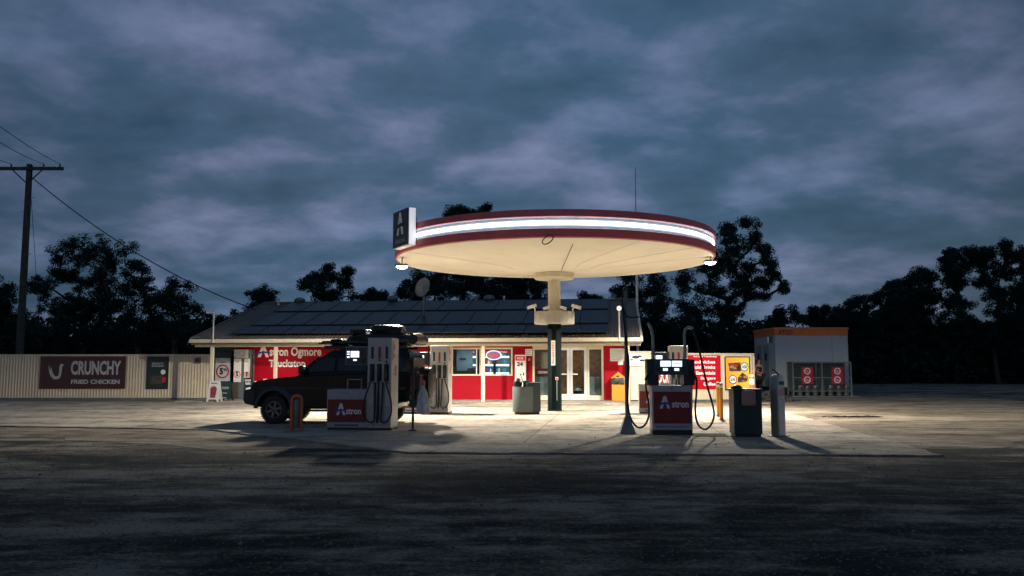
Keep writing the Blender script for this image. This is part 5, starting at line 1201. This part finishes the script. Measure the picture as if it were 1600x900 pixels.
for sg in (-1, 1):
    for f_ in range(4): 
        x = sg * (.02 + .004 * f_); z = .985 - f_ * .019 + (.02 if sg < 0 else 0)
        skinned('finger', [((x + sg * .02, -.205, z), .009), ((x - sg * .02, -.225, z - .004), .008), ((x - sg * .05 + sg * .004 * f_, -.215, z - .008), .007)], [(0, 1), (1, 2)], skin, per, 1)
    skinned('thumb', [((sg * .045, -.20, 1.0), .011), ((sg * .03, -.225, 1.02), .010), ((sg * .01, -.235, 1.03), .008)], [(0, 1), (1, 2)], skin, per, 1)

# ------------------------------------------------------------------ utility pole and wires
Yp = 47.0; pb = P(27, 556, Yp); pt = P(46.5, 257, Yp); px_ = pt.x
t = thing('utility_pole', 'tall dark timber power pole with a crossarm at the far left', 'utility pole', (px_, Yp, 0), 0)
zt = pt.z
MB().lathe([(.21, 0), (.20, 3), (.16, zt - .1), (.15, zt)], 14).build('pole', polem, t)
zc = P(46, 265, Yp).z; ra = P(102, 267, Yp).x - px_
MB().box(-ra, ra, -.28, -.15, zc - .08, zc + .10).build('crossarm', polem, t)
MB().tube([(-ra * .42, -.2, zc - .05), (-.1, -.17, zc - .75)], .035, 6).tube([(ra * .42, -.2, zc - .05), (.1, -.17, zc - .75)], .035, 6).build('brace', polem, t)
for x in (-ra * .95, -ra * .45, ra * .45, ra * .9): MB().lathe([(.02, zc + .1), (.05, zc + .16), (.05, zc + .22), (.02, zc + .28)], 10, c=(x, -.21)).build('insulator', mat('insulator', (.05, .04, .04), .3), t)
sp = MB()
for k in range(5): z = zt - 1.9 - k * .8; sp.tube([((-1) ** k * .14, 0, z), ((-1) ** k * .36, 0, z + .03)], .014, 5)
sp.build('climbing_step', steeld, t)
def wire(name, label, a, b, sag, r=.018):
    a, b = Vector(a), Vector(b); pts = [a.lerp(b, i / 24) - Vector((0, 0, sag * 4 * (i / 24) * (1 - i / 24))) for i in range(25)]
    o = MB().tube([p - a for p in pts], r, 5).build(name, mat('cable_black', (.02, .025, .03), .6), None); o.location = a; return tag(o, label, 'wire')
tipz = zc + .28
wire('power_line', 'overhead line from the right end of the crossarm, the highest of the three', (px_ + ra * .9, Yp - .21, tipz), P(-60, 152, 24), .15, .016)
wire('power_line', 'overhead line from the middle of the crossarm, second of the three', (px_ + ra * .45, Yp - .21, tipz), P(-60, 183, 24), .15, .016)
wire('power_line', 'overhead line from the left half of the crossarm, lowest of the three', (px_ - ra * .45, Yp - .21, tipz), P(-60, 215, 24), .12, .016)
wire('service_line', 'sagging cable from the pole down to the left end of the shop roof', (px_ + .15, Yp, P(52, 277, Yp).z), tuple(P(400, 484, 46)), .75, .03)
wire('guy_wire', 'thin guy wire beside the power pole going down behind the fence', (px_ + .1, Yp, P(50, 290, Yp).z), (P(75, 500, Yp + 2).x, Yp + 2, 0), .0, .014)

# ------------------------------------------------------------------ trees
def leaves(mb, c, r, n, size, rng):
    for _ in range(n):
        d = Vector((rng.gauss(0, 1), rng.gauss(0, 1), rng.gauss(0, 1))).normalized() * (rng.random() ** .4)
        p = c + Vector((d.x * r, d.y * r, d.z * r * .8))
        a = Vector((rng.gauss(0, 1), rng.gauss(0, 1), rng.gauss(0, .7))).normalized(); b = a.cross(Vector((rng.gauss(0, 1), rng.gauss(0, 1), rng.gauss(0, 1)))).normalized()
        s = size * rng.uniform(.6, 1.3); a = a * s; b = b * s * .5
        k = len(mb.v); mb.v += [tuple(p - a), tuple(p + b), tuple(p + a), tuple(p - b)]; mb.f.append((k, k + 1, k + 2, k + 3))
def tree(label, px, Y, blobs, m=leafA, seed=1, name='gum_tree', base_h=0, dens=1., group='trees behind the shop', trunk=.26):
    rng = random.Random(seed); k = Y / F
    bx = P(px, 575, Y).x
    t = thing(name, label, 'tree', (bx, Y, 0), 0, group)
    cr = MB(); limbs = MB()
    nodes = []
    zlo = min(P(b[0], b[1], Y).z for b in blobs)
    fork = Vector((rng.uniform(-.3, .3), 0, max(1.5, min(zlo, 5.0) * .75)))
    limbs.tube([Vector((0, 0, -.2)), fork * .5 + Vector((rng.uniform(-.1, .1), 0, 0)), fork], [trunk, trunk * .85, trunk * .75], 9)
    for (bxp, byp, rp) in blobs:
        c = P(bxp, byp, Y); nodes.append([Vector((c.x - bx, rng.uniform(-1.6, 1.6), c.z)), rp * k])
    nodes.sort(key=lambda q: (q[0] - fork).length)
    pos = [fork] + [q[0] for q in nodes]; par = [None]; 
    for i in range(1, len(pos)):
        best, bd = 0, 1e9
        for j in range(i):
            d = (pos[i] - pos[j]).length + .35 * (pos[j] - fork).length + (2 if pos[j].z > pos[i].z + .8 else 0)
            if d < bd: best, bd = j, d
        par.append(best)
    wt = [1] * len(pos)
    for i in range(len(pos) - 1, 0, -1): wt[par[i]] += wt[i]
    for i in range(1, len(pos)):
        a, b = pos[par[i]], pos[i]; ra_ = min(trunk * .7, .035 * wt[i] ** .5 + .03); L_ = (b - a).length
        m1 = a.lerp(b, .35) + Vector((rng.uniform(-.1, .1), rng.uniform(-.1, .1), rng.uniform(-.08, .02))) * L_; m2_ = a.lerp(b, .7) + Vector((rng.uniform(-.08, .08), rng.uniform(-.1, .1), rng.uniform(-.05, .05))) * L_
        limbs.tube([a, m1, m2_, b], [ra_ * 1.15, ra_, ra_ * .8, ra_ * .6], 6)
    extra = []
    for i in range(1, len(pos)):
        if par[i] > 0 and rng.random() < .8:
            a, b = pos[par[i]], pos[i]; rr_ = .62 * min(nodes[i - 1][1], nodes[par[i] - 1][1])
            extra.append([a.lerp(b, rng.uniform(.4, .6)) + Vector((rng.uniform(-.3, .3), rng.uniform(-1, 1), rng.uniform(-.2, .3))), rr_])
    for i, (c, r) in enumerate(nodes + extra):
        r *= 1.02
        nc = max(5, int(7.6 * (r / .62) ** 2 * dens))
        for _ in range(nc):
            d = Vector((rng.gauss(0, 1), rng.gauss(0, 1), rng.gauss(0, .9))).normalized() * (rng.random() ** .42)
            q = c + Vector((d.x * r * 1.12, d.y * r * 1.2, d.z * r * .95)); rr = rng.uniform(.22, .52) * (Y / 60) ** .7
            if rng.random() < .35: limbs.tube([c, c.lerp(q, .6), q], [.03, .02, .008], 4)
            leaves(cr, q, rr, int(88 * (rr / .33) ** 1.5 / (Y / 60)), .072 * (Y / 60), rng)
    limbs.build('trunk', bark, t); cr.build('crown', m, t, smooth=False); return t
T = []
tree('large dark gum tree with an open top left of the shop above the fence', 130, 62, [(78, 425, 16), (100, 398, 20), (92, 425, 18), (128, 382, 17), (140, 400, 22), (160, 380, 12), (165, 410, 20), (188, 386, 14), (180, 400, 12), (62, 448, 17), (85, 452, 18), (115, 440, 20), (150, 440, 22), (175, 435, 16), (60, 480, 20), (90, 490, 26), (120, 475, 26), (155, 480, 28), (185, 465, 20), (110, 520, 30), (150, 525, 30), (60, 520, 26)], leafA, 11, group='trees beyond the left fence')
tree('mid sized gum tree sloping down from the large open topped one', 215, 60, [(200, 425, 15), (218, 420, 14), (236, 426, 12), (205, 450, 20), (232, 452, 17), (250, 460, 14), (195, 480, 25), (230, 488, 25), (205, 520, 28), (245, 515, 24)], leafB, 12, group='trees beyond the left fence')
tree('gum tree nearest the left end of the shop roof, crossed by the service cable', 275, 58, [(264, 444, 12), (286, 446, 10), (277, 462, 14), (295, 468, 13), (262, 475, 18), (288, 490, 18), (265, 505, 22), (293, 520, 20), (305, 480, 9)], leafA, 13, group='trees beyond the left fence')
tree('dark tree cut by the left edge of the photo behind the power pole', -5, 66, [(8, 458, 14), (-20, 452, 22), (22, 472, 14), (5, 490, 22), (-25, 490, 30), (35, 500, 20), (15, 525, 30), (40, 530, 22)], leafB, 14, group='trees beyond the left fence')
tree('low tree just left of the shop roof corner', 340, 76, [(318, 496, 9), (335, 499, 10), (352, 503, 11), (365, 512, 12), (330, 517, 18), (310, 520, 18), (350, 525, 18)], leafC, 15, name='bushy_tree')
tree('rounded dense tree over the left slope of the shop roof', 408, 62, [(400, 458, 11), (415, 456, 10), (430, 462, 9), (405, 475, 16), (428, 478, 12), (388, 485, 12), (380, 495, 8), (412, 492, 18), (395, 505, 18), (430, 500, 14)], leafB, 16, name='bushy_tree', dens=1.3)
tree('spreading gum tree standing alone over the middle of the shop roof', 512, 66, [(505, 416, 8), (514, 424, 10), (498, 428, 9), (487, 432, 8), (473, 442, 8), (485, 450, 12), (505, 446, 16), (528, 438, 12), (542, 430, 9), (549, 425, 5), (535, 452, 12), (515, 464, 14), (497, 466, 10), (545, 462, 8)], leafA, 17)
tree('small distant tree between the lone gum and the canopy', 585, 85, [(572, 464, 7), (583, 458, 7), (596, 460, 7), (590, 468, 10), (575, 470, 8), (602, 466, 5)], leafC, 18, name='bushy_tree')
tree('tall gum whose crown tip shows above the left half of the canopy', 720, 70, [(706, 331, 7), (718, 329, 6), (730, 332, 7), (752, 328, 7), (762, 326, 5), (745, 336, 7), (712, 345, 14), (745, 352, 18), (725, 370, 22), (760, 375, 20), (700, 385, 22), (735, 400, 25), (690, 410, 16), (715, 425, 18), (745, 430, 18), (700, 440, 18), (725, 455, 22), (755, 455, 18)], leafA, 19)
tree('wide gum behind the satellite dish under the left canopy rim', 660, 66, [(632, 445, 10), (645, 436, 11), (640, 455, 13), (660, 428, 12), (675, 440, 16), (655, 455, 16), (690, 430, 14), (625, 462, 9), (680, 460, 18), (650, 470, 16), (705, 450, 14)], leafB, 20)
tree('broad dark gum between the canopy column and the satellite dish', 810, 68, [(780, 430, 18), (800, 440, 20), (825, 430, 16), (775, 455, 20), (810, 460, 22), (840, 445, 14), (845, 465, 12), (790, 470, 20), (825, 475, 18), (755, 445, 14)], leafB, 21, dens=1.2)
tree('tiny far tree right of the canopy column above the roof ridge', 915, 110, [(910, 465, 4.5), (917, 464, 4), (925, 469, 4), (935, 470, 3)], leafC, 22, name='bushy_tree')
tree('gum tree behind the right end of the shop roof with bare limbs showing', 1000, 64, [(962, 450, 10), (975, 440, 13), (990, 436, 12), (968, 462, 10), (985, 458, 14), (1008, 450, 12), (1020, 432, 12), (1035, 440, 12), (1028, 455, 12), (1002, 476, 20), (1030, 485, 24), (1015, 510, 25), (1045, 520, 25), (990, 500, 20), (1000, 530, 24)], leafA, 23)
tree('largest gum tree, spreading right of the canopy with gaps of sky', 1110, 60, [(1130, 362, 11), (1145, 352, 10), (1160, 350, 9), (1150, 368, 12), (1172, 360, 12), (1188, 368, 9), (1125, 378, 12), (1196, 384, 8), (1203, 392, 7), (1178, 385, 10), (1140, 400, 12), (1160, 405, 12), (1180, 412, 11), (1195, 420, 10), (1212, 418, 10), (1218, 428, 7), (1150, 425, 11), (1128, 425, 11), (1108, 432, 12), (1205, 446, 8), (1215, 449, 6), (1188, 440, 9), (1170, 438, 9), (1090, 425, 12), (1070, 430, 12), (1058, 445, 12), (1080, 450, 16), (1105, 460, 14), (1128, 456, 10), (1180, 460, 6), (1192, 464, 5), (1100, 485, 20), (1075, 485, 22), (1060, 510, 24), (1095, 515, 24), (1130, 490, 14), (1142, 505, 10), (1158, 486, 7), (1150, 497, 7), (1125, 520, 18), (1080, 535, 24), (1115, 540, 22), (1140, 530, 14), (1155, 387, 12), (1130, 402, 13), (1150, 442, 12), (1166, 452, 9), (1118, 412, 12), (1200, 405, 9), (1188, 398, 10), (1142, 468, 12), (1166, 474, 7), (1178, 428, 10), (1110, 395, 9)], leafA, 24, trunk=.34, dens=.92)
tree('small dark tree just left of the white cabin roof', 1182, 78, [(1176, 517, 7), (1188, 512, 8), (1166, 525, 7), (1180, 528, 10), (1165, 540, 12), (1185, 545, 12)], leafC, 25, name='bushy_tree', group='trees beyond the cabin')
tree('wispy gum above the left end of the cabin roof', 1225, 74, [(1212, 490, 6), (1222, 484, 6), (1234, 486, 7), (1208, 500, 8), (1228, 500, 6), (1240, 502, 9), (1215, 512, 10), (1200, 508, 5)], leafA, 26, group='trees beyond the cabin')
tree('low rounded tree above the middle of the cabin roof', 1272, 80, [(1252, 494, 9), (1265, 487, 8), (1280, 486, 8), (1292, 492, 8), (1303, 500, 8), (1265, 502, 14), (1288, 508, 14)], leafB, 27, name='bushy_tree', group='trees beyond the cabin', dens=1.4)
tree('stepped dark tree just right of the cabin', 1335, 92, [(1310, 488, 9), (1325, 478, 9), (1340, 470, 9), (1350, 482, 12), (1325, 500, 18), (1345, 505, 18), (1310, 510, 12), (1330, 530, 25), (1355, 530, 25), (1375, 500, 16)], leafB, 28, group='trees beyond the cabin', dens=1.3)
tree('dense dark gum in the middle of the right hand wood', 1415, 92, [(1375, 466, 12), (1388, 456, 12), (1405, 448, 12), (1420, 440, 10), (1438, 428, 11), (1450, 436, 14), (1400, 470, 18), (1430, 465, 22), (1385, 490, 20), (1415, 495, 24), (1445, 490, 22), (1400, 525, 26), (1440, 530, 26)], leafA, 29, group='trees beyond the cabin', dens=1.3)
tree('tall gum in the right hand wood, left of the highest crowns', 1495, 90, [(1476, 402, 11), (1490, 394, 10), (1506, 396, 11), (1516, 408, 11), (1478, 415, 12), (1500, 415, 16), (1465, 432, 13), (1485, 440, 18), (1510, 436, 14), (1470, 465, 20), (1495, 475, 18), (1480, 505, 24), (1510, 520, 24), (1465, 535, 24)], leafA, 30, group='trees beyond the cabin')
tree('highest gum at the right edge of the photo', 1560, 88, [(1535, 396, 10), (1550, 390, 9), (1560, 386, 9), (1572, 400, 13), (1590, 402, 12), (1545, 412, 14), (1600, 415, 14), (1620, 415, 18), (1570, 425, 18), (1595, 435, 18), (1540, 440, 14), (1555, 460, 16), (1590, 465, 22), (1620, 455, 25), (1550, 495, 20), (1585, 505, 26), (1620, 500, 28), (1545, 530, 26), (1590, 540, 26)], leafB, 31, group='trees beyond the cabin')
# undergrowth masses beneath the trees
def mass(name, label, spans, seed, m):
    rng = random.Random(seed); mb = MB()
    for (x0, x1, y0, Y, dn) in spans:
        k = Y / F; px = x0
        while px < x1:
            top = y0 + rng.uniform(-4, 6); gy = 575 + F * H / Y; py = top + 8
            while py < gy + 4:
                c = P(px + rng.uniform(-5, 5), py + rng.uniform(-4, 4), Y); c.y += rng.uniform(-1.5, 1.5)
                leaves(mb, c, 10 * k, int(34 * dn), 4.2 * k, rng); py += 9
            px += 10
    o = mb.build(name, m, None, smooth=False); return tag(o, label, 'undergrowth', kind='stuff')
mass('undergrowth', 'dark tangle of scrub below the trees beyond the left fence', [(-140, 380, 512, 68, 1.3), (-140, 380, 530, 64, 1.3)], 41, leafB)
mass('undergrowth', 'dark scrub below the trees behind the right fence', [(985, 1200, 522, 68, 1.4), (1000, 1200, 540, 64, 1.3)], 42, leafB)
mass('undergrowth', 'dark scrub at the foot of the right hand wood', [(1190, 1780, 520, 98, 1.6), (1300, 1780, 545, 90, 1.6)], 43, leafB)
mass('undergrowth', 'far dark tree line seen under the canopy and beyond the shop roof', [(-160, 1190, 497, 150, 1.0), (1180, 1800, 505, 150, 1.6)], 44, leafC)
